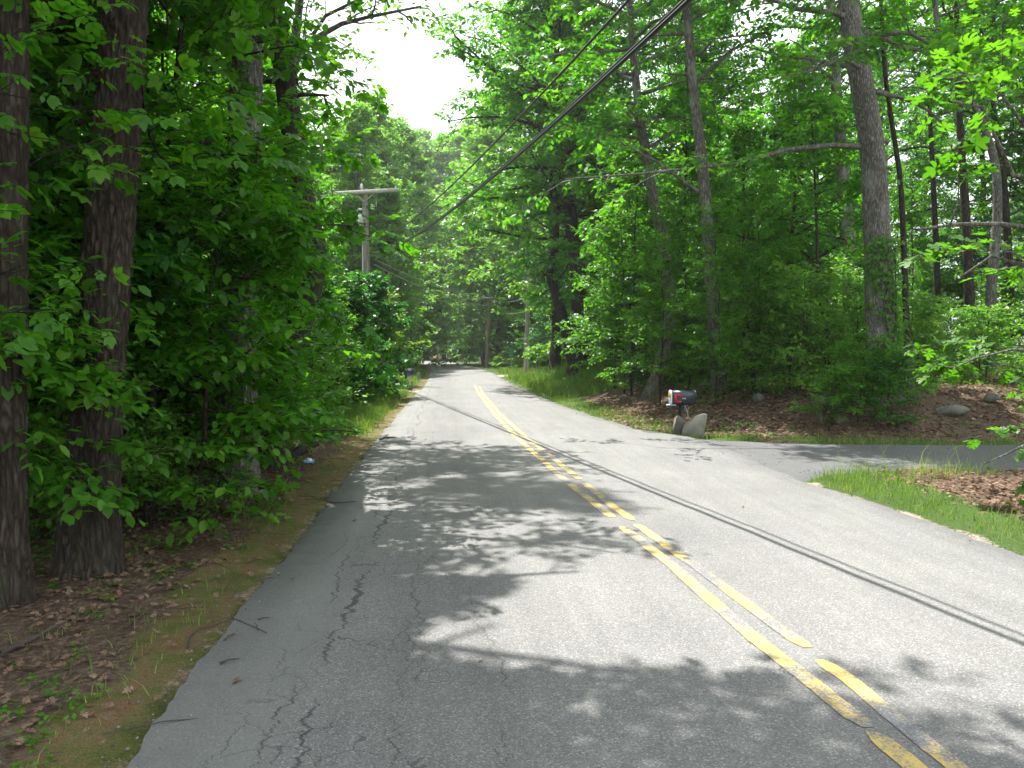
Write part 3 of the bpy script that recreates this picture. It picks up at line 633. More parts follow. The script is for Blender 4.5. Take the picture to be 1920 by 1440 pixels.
def shades_lit(x, y, Hh, R, lo):
    a = rjit.uniform(0, 6.28, 160); z = rjit.uniform(lo, Hh, 160); r_ = R * .95 * np.sqrt(rjit.uniform(0, 1, 160)) * (1 - (z - lo) / (Hh - lo) * .6)
    return lit(np.stack([x + np.cos(a) * r_, y + np.sin(a) * r_, z], -1)).mean() > .02
def keep105(P): return (P[:, 0] < -3.6) | (P[:, 2] > 7.1)
def over_road(P):      # branches cut back over the road, and left out where they would shade sun patches
    trim = (P[:, 1] > 7.5) & (P[:, 0] > xl(P[:, 1]) - .15) & (P[:, 2] < 1.8 + .44 * P[:, 1])
    return ~trim &  ~((P[:, 0] > xl(P[:, 1]) - .5 + .0 * P[:, 2]) & (P[:, 1] > 13) | ((P[:, 2] < 3.4) & (P[:, 0] > xl(P[:, 1]) + .3))) & ~lit(P)
Q = path([(12,1150),(14,700),(18,400),(22,0)], 4.86, [(.1,.1,9),(.0,.5,17)])
hero('tree', 101, Q, taper(Q, .105, flare=.55), 5.2, 3.3, 'leaf', 'bark', 'brown furrowed trunk cut by the left edge of the photo', nprim=34, kind='oval', leaf=.13, twigs=6, keep=over_road, furrow=dict(amp=.014, seed=1, zmax=4.5, rid=15))
Q = path([(165,1088),(172,950),(186,700),(208,400),(236,0)], 5.6, [(.15,.2,8),(.3,.5,16)])
r = taper(Q, .168, flare=.5)
hero('tree', 102, Q, r, 5.0, 3.6, 'leaf', 'bark', 'thick furrowed brown trunk leaning right, second from the left edge of the photo', nprim=38, kind='oval', leaf=.13, twigs=6, keep=over_road, bias=(.3, .25), furrow=dict(amp=.022, seed=2, zmax=5.5, rid=21, nseg=110),
     limbs=[([W(175,520,5.6), W(110,500,5.7), W(60,485,5.9), W(10,470,6.2)], .028), ([W(200,400,5.6), W(140,180,6.0), W(60,90,6.3)], .025)])
Q = path([(440,930),(447,700),(460,220),(462,90)], 8.76, [(-.1,.1,7.5),(-1.2,.2,12),(-1.6,.2,17)])
hero('tree', 103, Q, taper(Q, .215), 4.8, 4.0, 'leaf', 'bark_oak', 'grey oak that forks high above the leafy saplings at left', nprim=40, kind='oval', leaf=.14, twigs=6, bias=(0, .25), keep=over_road, furrow=dict(amp=.014, seed=3, zmax=8, rid=15, step=.05),
     limbs=[([W(455,130,8.76), W(430,40,8.7), W(425,-60,8.6), W(410,-200,8.4)], .15)])
Q = path([(497,885),(520,740),(588,520),(590,460),(566,370),(548,250)], 10.5, [(-.5,.2,8),(-1.7,.4,12),(-2.2,.4,16)])
hero('tree', 104, Q, taper(Q, .19), 4.6, 3.6, 'leaf', 'bark_dark', 'dark crooked trunk behind the leaning leaf sprays beside the moss verge', nprim=38, kind='oval', leaf=.14, twigs=6, keep=over_road)
Q = path([(520,806),(538,400),(545,150),(562,0)], 16.5, [(.3,.2,12),(.3,.2,17)])
hero('tree', 105, Q, taper(Q, .15), 5.5, 2.6, 'leaf_far', 'bark_grey', 'tree whose dark limb arches right across the white sky', nprim=28, kind='leaf4', leaf=.15, keep=keep105,
     limbs=[([W(545,150,16.5), W(556,105,16.5), W(590,72,16.4), W(640,45,16.3), W(700,30,16.2), W(790,12,16)], .09), ([W(560,105,16.5), W(610,30,16.2), W(690,-10,16), W(800,-20,15.8)], .05)])
# right side
Q = path([(1080,722),(1087,640),(1086,520),(1078,470),(1066,380),(1058,330),(1050,200),(1045,60)], 34.8, [(.0,0,20)])
hero('tree', 106, Q, taper(Q, .42, flare=.35), 5.2, 5.6, 'leaf', 'bark_dark', 'twin-stemmed dark tree where the right verge meets the road, before the wooden poles', nprim=74, sec=9, twigs=9, lpt=7, kind='leaf4', leaf=.25, bias=(math.pi, .18), elev=(-.05, .9),
     limbs=[([W(1078,690,34.8), W(1062,620,34.6), W(1045,560,34.6), W(1030,515,34.6), W(1042,450,34.6), W(1046,400,34.6), W(1030,340,34.4)], .30)])
Q = path([(1212,772),(1238,690),(1262,575),(1243,440),(1226,385),(1212,285),(1200,230),(1192,150),(1180,20)], 21.8, [(0,.3,17)])
hero('tree', 107, Q, taper(Q, .19, flare=.3), 6.8, 3.9, 'leaf', 'bark_grey', 'slim mottled tree with a kinked leaning trunk left of the mailbox', nprim=40, sec=8, twigs=7, kind='leaf4', leaf=.17,
     limbs=[([W(1203,235,21.8), W(1165,232,21.6), W(1130,250,21.5), W(1090,310,21.5)], .07), ([W(1225,240,21.8), W(1240,205,21.9), W(1265,185,22)], .08)])
Q = path([(1352,772),(1345,690),(1332,500),(1322,350),(1310,250),(1298,150),(1290,50)], 19.0, [(-.2,.2,12),(-.2,.2,18)])
hero('tree', 108, Q, taper(Q, .175, flare=.3), 7.6, 3.9, 'leaf', 'bark_grey', 'straight pale grey trunk rising right behind the mailbox', nprim=40, sec=8, twigs=7, kind='leaf4', leaf=.16, keep=lambda P: ~lit(P),
     limbs=[([W(1310,360,19), W(1275,335,18.9), W(1230,302,18.7), W(1165,268,18.5)], .055), ([W(1310,150,19), W(1370,95,19), W(1440,60,19), W(1300,78,18)], .05)])
Q = path([(1655,760),(1653,700),(1650,600),(1646,450),(1640,300),(1625,200),(1604,100),(1590,0)], 16.0, [(-.2,.2,11),(-.3,.2,19)])
hero('tree', 109, Q, taper(Q, .29, flare=.3), 6.6, 4.6, 'leaf', 'bark_oak', 'big grey oak trunk wrapped in vine on the bank above the driveway', nprim=46, sec=8, twigs=7, kind='leaf4', leaf=.16, keep=lambda P: ~lit(P), furrow=dict(amp=.014, seed=5, zmax=8.5, rid=19, step=.06, nseg=72),
     limbs=[([W(1612,275,16), W(1560,272,15.8), W(1480,280,15.6), W(1400,302,15.4), W(1330,312,15.3), W(1200,326,15.2), W(1060,336,15.1)], .062), ([W(1620,130,16), W(1580,110,15.2), W(1530,130,14.6), W(1490,140,14.2)], .05)])
Q = path([(1703,735),(1700,600),(1692,400),(1688,330),(1672,230),(1658,130),(1652,0)], 17.5, [(-.3,.1,12)])
hero('tree', 110, Q, taper(Q, .075, flare=.15, end=.3), 8.2, 2.2, 'leaf', 'bark_dark', 'thin dark sapling trunk standing just right of the vine-wrapped oak', nprim=20, kind='leaf4', leaf=.15, keep=lambda P: ~lit(P))
Q = path([(1588,690),(1590,560),(1588,420),(1575,250),(1562,100),(1555,-50)], 23.5, [(0,.1,19)])
hero('tree', 111, Q, taper(Q, .24, flare=.3), 8.0, 3.6, 'leaf', 'bark_grey', 'grey trunk half hidden by leaves left behind the vine-wrapped oak', nprim=40, kind='leaf4', leaf=.17, keep=lambda P: ~lit(P))
Q = path([(1563,705),(1552,640),(1536,560),(1533,500),(1530,380)], 18.2, [(-.1,.1,7)])
hero('sapling', 112, Q, taper(Q, .045, flare=.1, end=.3), 4.2, 1.8, 'leaf', 'bark', 'thin brown bent sapling between the mailbox and the vine-wrapped oak', 'sapling', nprim=18, kind='oval', leaf=.12)
for i, (pts, Yd, r0, lab) in enumerate([
    ([(1822,655),(1818,560),(1812,420),(1800,250),(1792,60)], 25, .17, 'straight bare grey trunk deep in the right wood above the grassy bank'),
    ([(1858,665),(1856,560),(1872,400),(1868,300),(1822,180),(1745,50)], 23, .16, 'pale trunk leaning left at the upper right of the wood'),
    ([(1893,660),(1893,500),(1880,300),(1852,160),(1865,30)], 27, .15, 'dark trunk nearest the right edge of the photo'),
    ([(1760,650),(1757,500),(1750,350),(1740,150),(1748,0)], 30, .14, 'slender far trunk in the gap right of the thin dark sapling')]):
    Q = path(pts, Yd, [(0, 0, 17)]); hero('tree', 120 + i, Q, taper(Q, r0, flare=.3), 8.5, 3.3, 'leaf', ['bark', 'bark_grey', 'bark_dark', 'bark'][i], lab, group='named trunks of the right wood', nprim=22, kind='leaf4', leaf=.18, keep=lambda P: ~lit(P))
# near oak on the right, its sprays reach into view
ox, oy = 6.6, 7.4
Q = np.array([[ox, oy, -.2], [ox, oy, 2], [ox + .1, oy, 5], [ox, oy + .2, 9]]); Q = np.stack([np.interp(np.linspace(0, 3, 14), np.arange(4), Q[:, k]) for k in range(3)], -1)
def oakkeep(P): return ~((P[:, 0] / P[:, 1] < .585) & (P[:, 2] < 5.5)) | (P[:, 2] > 6)
hero('oak_tree', 130, Q, taper(Q, .13), 5.6, 2.4, 'leaf_oak_and_lit', 'bark_oak', 'young oak with bright lobed leaves reaching in from the right edge', nprim=12, kind='oak', leaf=.165, sec=6, twigs=6, lpt=5, keep=lambda P: (((P[:, 0] > 3.15 + .44 * (P[:, 1] - 6.3)) & ((P[:, 2] > 2.0) | (P[:, 0] > 4.3)) & ((P[:, 2] > 1.3) | (P[:, 0] > 4.75))) | (P[:, 2] > 5.6)) & ~(lit(P) & (P[:, 2] > 3)), flat=.3, twigwood=True, tl=(.15, .4),
     limbs=[([[ox, oy, 2.2], [5.6, 7.0, 3.1], W(1900,330,6.6), W(1840,200,6.5), W(1780,190,6.4)], .03), ([[ox, oy, 2.0], [5.6, 6.9, 2.5], W(1880,420,6.5), W(1800,420,6.3), W(1722,430,6.2)], .03),
            ([[ox, oy, 1.9], [5.7, 7.2, 2.3], W(1930,500,6.8), W(1860,480,6.8), W(1800,520,6.9)], .03), ([[ox, oy, 1.2], [5.8, 7.8, 1.5], W(1900,655,7.8), W(1830,672,7.9), W(1790,690,8.0)], .02),
            ([[ox, oy, .8], [6.0, 8.2, .9], W(1930,830,8.2), W(1890,850,8.2), W(1845,870,8.2)], .02), ([[ox, oy, 2.6], [5.9, 6.9, 3.4], W(1930,250,6.6), W(1880,180,6.6), W(1850,150,6.6)], .025)])
# near left saplings
def sapkeep(P): return ~(P[:, 0] > xl(P[:, 1]) + .35) & ~lit(P)
Q = np.array([[-3.35, 7.3, -.2], [-3.2, 7.2, 2.2], [-2.9, 7.2, 4.6], [-2.7, 7.3, 7.2]]); Q = np.stack([np.interp(np.linspace(0, 3, 14), np.arange(4), Q[:, k]) for k in range(3)], -1)
hero('hickory_sapling', 140, Q, taper(Q, .045, flare=.2, end=.2), 2.0, 1.75, 'leaf', 'bark_dark', 'hickory sapling with drooping five-part leaves in front of the left trunks', 'sapling', nprim=36, kind='hick', leaf=.19, sec=7, twigs=6, lpt=4, flat=.38, twigwood=True, elev=(-.05, .6), prof='bush', bias=(.0, .2), keep=lambda P: ~lit(P))
Q = np.array([[-4.3, 6.6, -.2], [-4.2, 6.5, 2.2], [-4.0, 6.3, 4.6], [-4, 6.3, 6.6]]); Q = np.stack([np.interp(np.linspace(0, 3, 14), np.arange(4), Q[:, k]) for k in range(3)], -1)
hero('hickory_sapling', 141, Q, taper(Q, .04, flare=.2, end=.2), 2.2, 1.5, 'leaf_dark', 'bark_dark', 'smaller hickory sapling between the two nearest left trunks', 'sapling', nprim=28, kind='hick', leaf=.18, sec=7, twigs=5, lpt=4, flat=.4, twigwood=True, elev=(-.05, .6), prof='bush', keep=lambda P: ~lit(P))
Q = np.array([[-3.6, 4.9, -.2], [-3.5, 4.9, 1.6], [-3.2, 4.8, 3.0], [-3.1, 4.8, 4.6]]); Q = np.stack([np.interp(np.linspace(0, 3, 14), np.arange(4), Q[:, k]) for k in range(3)], -1)
hero('hickory_sapling', 142, Q, taper(Q, .025, flare=.2, end=.2), 1.9, 1.0, 'leaf', 'bark_dark', 'slender hickory sapling nearest the camera beside the left edge', 'sapling', nprim=15, kind='hick', leaf=.15, sec=6, twigs=4, lpt=4, flat=.4, twigwood=True, elev=(-.05, .6), prof='bush', keep=lambda P: ~lit(P))
for i, (x_, y_, h_, r_, lf, lo_, lab) in enumerate([
    (-3.15, 8.9, 3.6, 1.45, .115, .55, 'round-leaved sapling whose layered sprays hang over the left verge'),
    (-3.75, 11.2, 4.2, 1.75, .115, .5, 'round-leaved sapling behind the dark crooked trunk on the left verge'),
    (-4.7, 8.1, 3.4, 1.4, .11, .5, 'round-leaved sapling in deep shade behind the thick furrowed trunk'),
    (-4.6, 14.0, 4.8, 1.9, .12, .4, 'spreading sapling farther along the left verge, before the rhododendron'),
    (-3.6, 5.3, 2.5, .85, .10, 1.0, 'low round-leaved sapling in front of the thick furrowed trunk'),
    (-3.0, 7.2, 2.9, 1.15, .105, .5, 'round-leaved sapling hanging between the thick furrowed trunk and the grey oak')]):
    rg = np.random.default_rng(200 + i); P_, rr_ = straight(rg, h_, .03, wob=.07, flare=False); P_ = P_ + [x_, y_, 0]
    hero('sapling', 150 + i, P_, rr_, lo_, r_, 'leaf', 'bark_dark', lab, 'sapling', 'round-leaved saplings on the left verge', nprim=26, kind='oval', leaf=lf, sec=6, twigs=6, lpt=7, flat=.24, twigwood=(i < 2), elev=(-.1, .5), prof='bush', keep=sapkeep, tl=(.2, .45))
# high boughs reaching over the road from the left trunks: they give the dapple on the near asphalt
# ---------------- the wood: copies ----------------
placed = [(-3.06, 4.9), (-3, 5.6), (-3.0, 8.8), (-3.1, 10.5), (-4.4, 16.5), (2.8, 34.8), (4, 21.8), (5.1, 19), (7.4, 16), (8.6, 17.5), (9.9, 23.5)]
def far_enough(x, y, d): return all((x - a) ** 2 + (y - b) ** 2 > d * d for a, b in placed)
rs = np.random.default_rng(77)
def scatter(n, xr_, yr_, keys, spacing, envs, sc, poly_, label, cat, group, clear=1.5, tries=6000, leafm=None, test=None, lst=None):
    k = 0; TW = [(1012,320),(1112,320),(1112,650),(1020,650)]
    for _ in range(tries):
        if k >= n: break
        x = rs.uniform(*xr_); y = rs.uniform(*yr_)
        a, b = float(xl(y)), float(xr(y))
        if a - clear < x < b + clear: continue
        if x > 2 and dn(x) - 1.0 - clear * .4 < y < df(x) + clear * .5: continue
        if x < 0 and abs(y - 31) < 1.6 and x > -14: continue
        if 38 < y < 56 and b < x < b + 10: continue
        if y > 15 and a - 3.4 < x < a and y < 40: continue
        key = keys[rs.integers(len(keys))]; Hh, R, lo = envs[key[:-1] if key[-1].isdigit() else key]; s = rs.uniform(*sc)
        if test and not test(x, y): continue
        pl = lst if lst is not None else placed
        if not all((x - p) ** 2 + (y - q) ** 2 > spacing ** 2 for p, q in pl): continue
        q = proj((x, y, 1))
        if q and y < 17.2 and 1590 < q[0] < 1740 and Hh > 3: continue
        if q is None and y < 0: pass
        elif q and (q[0] < -700 or q[0] > 2700): continue
        if poly_ and not fits(x, y, Hh * s, R * s, lo * s, poly_): continue
        if 15 < y < 34.6 and x > 0 and not fits(x, y, Hh * s, R * s, lo * s, TW): continue
        if y < 34 and Hh > 3 and shades_lit(x, y, Hh * s, R * s, lo * s): continue
        place(key, x, y, rs.uniform(0, 6.28), s, label, cat, group, leafm=leafm); pl.append((x, y)); k += 1
    return k
ENV = {'tall': (19, 3.9, 4.5), 'full': (14.5, 3.9, 1.0), 'far': (19.5, 5.2, 1.0), 'sap': (5.5, 1.7, .6), 'shrub': (1.8, 1.0, .1), 'rhodo': (3.6, 2.3, .1)}
GAPN = GAP
cnt = {}
cnt['rw'] = scatter(15, (5, 34), (17, 60), ['tall0', 'tall1', 'tall2', 'tall3'], 3.3, ENV, (.85, 1.15), GAP, 'tall leafy tree among the many of the wood right of the road', 'tree', 'trees of the right wood')
cnt['lw'] = scatter(17, (-30, -4.6), (3, 50), ['tall0', 'tall1', 'tall2', 'tall3'], 3.2, ENV, (.85, 1.15), GAP, 'tall leafy tree among the many of the wood left of the road', 'tree', 'trees of the left wood')
cnt['rf'] = scatter(18, (6, 46), (26, 95), ['full0', 'full1', 'full2'], 4.0, ENV, (.8, 1.2), GAP, 'bushy tree leafed to the ground in the wood right of the road', 'tree', 'low-leafed trees of the right wood')
cnt['lf'] = scatter(18, (-36, -6), (14, 60), ['full0', 'full1', 'full2'], 4.0, ENV, (.8, 1.2), GAP, 'bushy tree leafed to the ground in the wood left of the road', 'tree', 'low-leafed trees of the left wood')
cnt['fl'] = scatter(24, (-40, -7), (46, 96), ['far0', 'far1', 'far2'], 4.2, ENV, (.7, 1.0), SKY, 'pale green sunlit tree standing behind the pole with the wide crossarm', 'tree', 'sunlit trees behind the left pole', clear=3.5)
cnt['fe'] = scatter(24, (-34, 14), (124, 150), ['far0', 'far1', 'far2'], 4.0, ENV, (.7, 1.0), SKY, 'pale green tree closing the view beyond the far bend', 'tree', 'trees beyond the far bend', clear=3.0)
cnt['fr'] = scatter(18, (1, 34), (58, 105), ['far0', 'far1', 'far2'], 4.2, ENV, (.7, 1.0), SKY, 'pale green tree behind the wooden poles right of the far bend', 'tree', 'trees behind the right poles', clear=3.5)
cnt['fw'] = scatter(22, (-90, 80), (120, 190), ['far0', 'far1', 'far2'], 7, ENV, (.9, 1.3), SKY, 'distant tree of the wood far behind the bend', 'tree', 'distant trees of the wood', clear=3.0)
cnt['fs'] = scatter(34, (-26, 12), (62, 119), ['shrub0', 'shrub1', 'shrub2'], 1.5, ENV, (1.6, 2.6), None, 'bright bush at the edge of the road in the far bend', 'bush', 'bushes of the far bend', clear=1.3, leafm='leaf_far', lst=[])
sl1 = []
cnt['rs'] = scatter(38, (3, 30), (14.5, 40), ['sap0', 'sap1', 'sap2', 'sap3'], 1.35, ENV, (.7, 1.25), GAP, 'leafy sapling of the layered undergrowth in the right wood', 'sapling', 'saplings under the right wood', clear=1.4, lst=sl1, leafm='leaf_oak_and_lit')  # brighter leaf colour stands in for light on these saplings
sl2 = []
cnt['ls'] = scatter(60, (-16, -3.6), (4.5, 36), ['sap0', 'sap1', 'sap2', 'sap3'], 1.3, ENV, (.7, 1.2), GAP, 'leafy sapling of the dark undergrowth in the left wood', 'sapling', 'saplings under the left wood', clear=1.2, lst=sl2)
sl3 = []
cnt['rsh'] = scatter(60, (3.4, 24), (15, 30), ['shrub0', 'shrub1', 'shrub2'], .9, ENV, (.6, 1.2), GAP, 'low leafy shrub on the shaded bank of the right wood', 'shrub', 'shrubs on the right bank', clear=1.6, lst=sl3)
cnt['lsh'] = scatter(50, (-12, -3.2), (5.5, 26), ['shrub0', 'shrub1', 'shrub2'], .9, ENV, (.5, 1.1), GAP, 'low leafy shrub on the floor of the left wood', 'shrub', 'shrubs in the left wood', clear=.9, lst=sl3)
if hasattr(bpy.app, 'tempdir'): print('COUNTS', cnt)
# shrubs and bushes one can point to
for (px, py, Yd, key, s, lab, lm) in [
    (1555, 0, 14.6, 'shrub0', .72, 'leafy shrub sprouting in front of the fieldstones left of the oak', 'leaf_oak_and_lit'),  # brighter leaf colour stands in for sunlight, here and on the next shrub
    (1610, 0, 14.9, 'shrub1', .78, 'dense low shrub at the foot of the vine-wrapped oak', 'leaf_oak_and_lit'),
    (1665, 0, 14.7, 'shrub2', .6, 'dark low shrub right of the oak foot above the driveway', 'leaf_dark'),
    (1705, 0, 15.4, 'shrub0', .6, 'small shrub beside the thin dark sapling trunk', None),
    (1152, 0, 26.0, 'sap1', .7, 'bushy sapling on the right verge between twin-stemmed tree and mottled tree', None),
    (1170, 0, 24.0, 'sap2', .85, 'bushy sapling just left of the mottled leaning trunk', None),
    (1010, 0, 53.0, 'sap3', 1.1, 'dark bushy sapling behind the right wooden pole', 'leaf_dark'),
    (1035, 0, 47.0, 'full0', .42, 'small dense tree right of the grey wooden pole', 'leaf_dark'),
    (690, 0, 26.5, 'rhodo', .85, 'big glossy dark rhododendron bush on the left before the far driveway', None),
    (655, 0, 23.0, 'rhodo', .72, 'nearer dark rhododendron bush at the left verge', None),
    (722, 0, 35.5, 'shrub1', 1.8, 'bright yellow-green bush overhanging the left blue mailbox', 'leaf_yellow'),
    (715, 0, 33.2, 'shrub2', .8, 'low yellow-green bush beside the left gravel driveway', 'leaf_yellow'),
    (880, 0, 83.0, 'sap2', .9, 'round bright bush at the right of the far bend', 'leaf_far'),
    (610, 0, 19.0, 'shrub1', 1.3, 'broad leafy shrub on the left bank short of the rhododendron', None)]:
    x_ = (px - 960) / F * Yd
    place(key, x_, Yd, rs.uniform(0, 6), s, lab, 'bush' if 'bush' in lab else ('tree' if 'tree' in lab.split(' right')[0] else ('sapling' if 'sapling' in lab.split(' right')[0].split(' on ')[0] else 'shrub')), None, leafm=lm)
for (px, Yd, key, s, lab) in [
    (1190, 33, 'full0', .55, 'bushy tree leafed to the ground just right of the twin-stemmed tree'),
    (1185, 27, 'full1', .60, 'bushy tree behind the kinked mottled trunk'),
    (1275, 25, 'full2', .58, 'bushy tree in the gap between the mottled trunk and the pale straight trunk'),
    (1395, 23.5, 'full0', .52, 'bushy tree right of the straight pale trunk behind the mailbox'),
    (1475, 25, 'full1', .62, 'bushy tree between the mailbox and the thin bent sapling'),
    (1540, 28, 'full2', .7, 'bushy tree left of the half-hidden grey trunk'),
    (500, 19, 'full1', .62, 'bushy tree behind the crooked dark trunk on the left'),
    (515, 24, 'full2', .62, 'bushy tree between the crooked trunk and the rhododendron'),
    (545, 33, 'full0', .8, 'bushy tree just left of the pole with the wide crossarm'),
    (735, 52, 'far1', .62, 'pale tree right behind the pole with the wide crossarm'),
    (660, 56, 'far2', .75, 'pale tree rising left behind the pole with the wide crossarm'),
    (1090, 44, 'far0', .8, 'pale tree glimpsed behind the twin stems')]:
    x_ = (px - 960) / F * Yd; place(key, x_, Yd, rs.uniform(0, 6), s, lab, 'tree', None, leafm='leaf' if key[:3] == 'ful' else None)
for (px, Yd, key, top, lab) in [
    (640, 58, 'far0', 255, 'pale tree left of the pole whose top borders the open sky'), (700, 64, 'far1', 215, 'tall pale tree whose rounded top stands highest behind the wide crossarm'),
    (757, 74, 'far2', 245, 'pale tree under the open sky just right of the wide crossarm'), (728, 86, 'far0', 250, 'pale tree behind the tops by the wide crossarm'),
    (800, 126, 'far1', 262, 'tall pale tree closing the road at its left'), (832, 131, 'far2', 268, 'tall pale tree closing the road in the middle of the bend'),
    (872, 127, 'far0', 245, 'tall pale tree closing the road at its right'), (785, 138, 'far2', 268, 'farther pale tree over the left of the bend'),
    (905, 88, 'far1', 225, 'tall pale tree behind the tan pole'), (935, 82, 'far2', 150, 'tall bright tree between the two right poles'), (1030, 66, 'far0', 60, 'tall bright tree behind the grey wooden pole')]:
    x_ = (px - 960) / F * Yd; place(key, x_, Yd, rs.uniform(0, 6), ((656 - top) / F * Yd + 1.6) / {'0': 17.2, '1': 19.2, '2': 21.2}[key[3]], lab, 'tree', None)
for (px, Yd, key, s, lab) in [(1040, 43, 'tall1', 1.35, 'large roadside tree whose crown borders the sky behind the twin stems'), (1100, 37, 'full2', 1.3, 'large tree right behind the twin stems')]:
    x_ = (px - 960) / F * Yd; place(key, x_, Yd, rs.uniform(0, 6), s, lab, 'tree', None)
for (px, Yd, key, s, lab) in [(1238, 19.6, 'sap1', .72, 'leafy sapling hiding the foot of the kinked mottled trunk'), (1345, 17.6, 'sap2', .62, 'leafy sapling hiding the foot of the straight pale trunk'), (1290, 20.5, 'sap3', .8, 'sapling standing in the gap between the mottled and the straight pale trunk'),
    (1410, 18.4, 'sap0', .8, 'leafy sapling right behind the two shaded stones'), (1480, 18.0, 'shrub1', 1.1, 'leafy shrub left of the thin bent sapling'), (1185, 23.0, 'sap2', 1.1, 'leafy sapling left of the kinked mottled trunk'), (1545, 19.5, 'shrub2', 1.1, 'leafy shrub in front of the half-hidden grey trunk')]:
    x_ = (px - 960) / F * Yd; place(key, x_, Yd, rs.uniform(0, 6), s, lab, 'shrub' if 'leafy shrub' in lab else 'sapling', None, leafm='leaf_oak_and_lit' if key == 'sap3' else None)
for (px, Yd, key, s, lab) in [(70, 6.6, 'shrub0', .55, 'low seedling shrub between the two nearest left trunks'), (280, 6.9, 'shrub1', .5, 'low seedling shrub right of the thick furrowed trunk'), (350, 8.0, 'shrub2', .5, 'low shrub before the grey oak on the left'), (400, 7.4, 'shrub0', .4, 'tiny shrub at the inner edge of the moss verge')]:
    x_ = (px - 960) / F * Yd; place(key, x_, Yd, rs.uniform(0, 6), s, lab, 'shrub', None)
# vine on the oak
mb = MB(); rng = np.random.default_rng(5)
vb = W(1652, 740, 16.0); n = 1500; tz = rng.uniform(0, 1, n) ** 1.3; zz = H(vb[0], vb[1]) + .1 + tz * 3.1; th = rng.normal(-1.15, .75, n) - .8 * np.sin(zz * 2.3)
rr = .27 + rng.exponential(.09, n); cxp = W(1650, 600, 16)[0]
P = np.stack([cxp + .03 * (2 - zz) + np.cos(th) * rr, 16 + np.sin(th) * rr, zz], -1); D = nrm(np.stack([np.cos(th) * .6, np.sin(th) * .6, -np.ones(n) * .7], -1) + rng.normal(0, .35, (n, 3)))
put_leaves(mb, 'oval', P, D, nrm(np.stack([np.cos(th), np.sin(th), .8 + 0 * th], -1) + rng.normal(0, .3, (n, 3))), rng.uniform(.06, .12, n), rng.uniform(.3, 1, n))
for k in range(5):
    z1 = np.linspace(.5, 3.6, 14); t1 = -1.2 + .5 * np.sin(z1 * 2 + k); mb.tube(np.stack([cxp + .03 * (2 - z1) + np.cos(t1 + k * .2) * .30, 16 + np.sin(t1 + k * .2) * .30, z1], -1), .008, 4, m=1)
v = mb.build('climbing_vine', [M['leaf_oak_and_lit'], M['bark']]); tag(v, 'leafy green vine climbing the big grey oak trunk', 'vine')

# ---------------- ground cover ----------------
rng = np.random.default_rng(9)
def field(n, x0, x1, y0, y1, wfun):
    x = rng.uniform(x0, x1, n); y = rng.uniform(y0, y1, n); wgt = wfun(x, y); k = rng.random(n) < wgt; x, y = x[k], y[k]; return x, y, hgt(x, y)
def dlr(x, y): return xl(y) - x, x - xr(y)
def ydf(x): return np.where(x > DF[0, 0], df(x), DF[0, 1])
def offroad(x, y): a, b = dlr(x, y); return (np.maximum(a, b) > .03) & ~((y > dn(x) - .05) & (y < ydf(x) + .05) & (b > -.3) & (x > 2.5))
# dead leaves
mb = MB()
for (nn, x0, x1, y0, y1, s0, f) in [
    (60000, -11, -1.4, 1.8, 16, .032, lambda x, y: offroad(x, y) * np.clip((sst(.2, 1.0, dlr(x, y)[0]) * .9 + .10) * (.6 + .5 * sn(x, y, .9)), 0, 1)),
    (56000, 2.2, 22, 13.2, 24, .072, lambda x, y: offroad(x, y) * sst(.3, .9, y - ydf(x)) * (.35 + .65 * sst(8, 5, y - ydf(x))) * np.clip(.75 + .4 * sn(x, y, .8), 0, 1)),
    (26000, 4.2, 14, 4, 11, .055, lambda x, y: offroad(x, y) * (y < dn(x)) * sst(.6, 1.3, dlr(x, y)[1] - .1 * np.clip(y - 8, 0, 3)) * np.clip(.8 + .4 * sn(x, y, 1.1), 0, 1)),
    (1500, -3.4, 5.5, 2.6, 20, .035, lambda x, y: ~offroad(x, y) * (.015 + .12 * (np.abs(dlr(x, y)[0]) < .45) + .1 * (np.abs(dlr(x, y)[1]) < .3)))]:
    x, y, z = field(nn, x0, x1, y0, y1, f); n = len(x); inr = ~offroad(x, y); z = np.where(inr, np.where((dlr(x, y)[0] < 0) & (dlr(x, y)[1] < 0), roadz(x, y), .02), z)
    th = rng.uniform(0, 6.28, n); D = np.stack([np.cos(th), np.sin(th), rng.normal(0, .25, n)], -1); Nn = nrm(np.stack([rng.normal(0, .4, n), rng.normal(0, .4, n), np.ones(n)], -1))
    LPn = np.stack([x, y, z + .012 + rng.uniform(0, .02, n)], -1); SZ = s0 * rng.uniform(.6, 1.5, n); VL = np.clip(rng.beta(1.4, 2.4, n) * (.75 if x1 < 2 else 1), 0, 1); nr = y < 8.5
    for kd, q in (('oak', nr), ('oval', ~nr)): put_leaves(mb, kd, LPn[q], D[q], Nn[q], SZ[q] * (1.25 if kd == 'oak' else 1), VL[q])
o = mb.build('fallen_leaves', M['dryleaf']); tag(o, 'dry brown leaves lying on the verges and banks', 'leaf litter', kind='stuff')
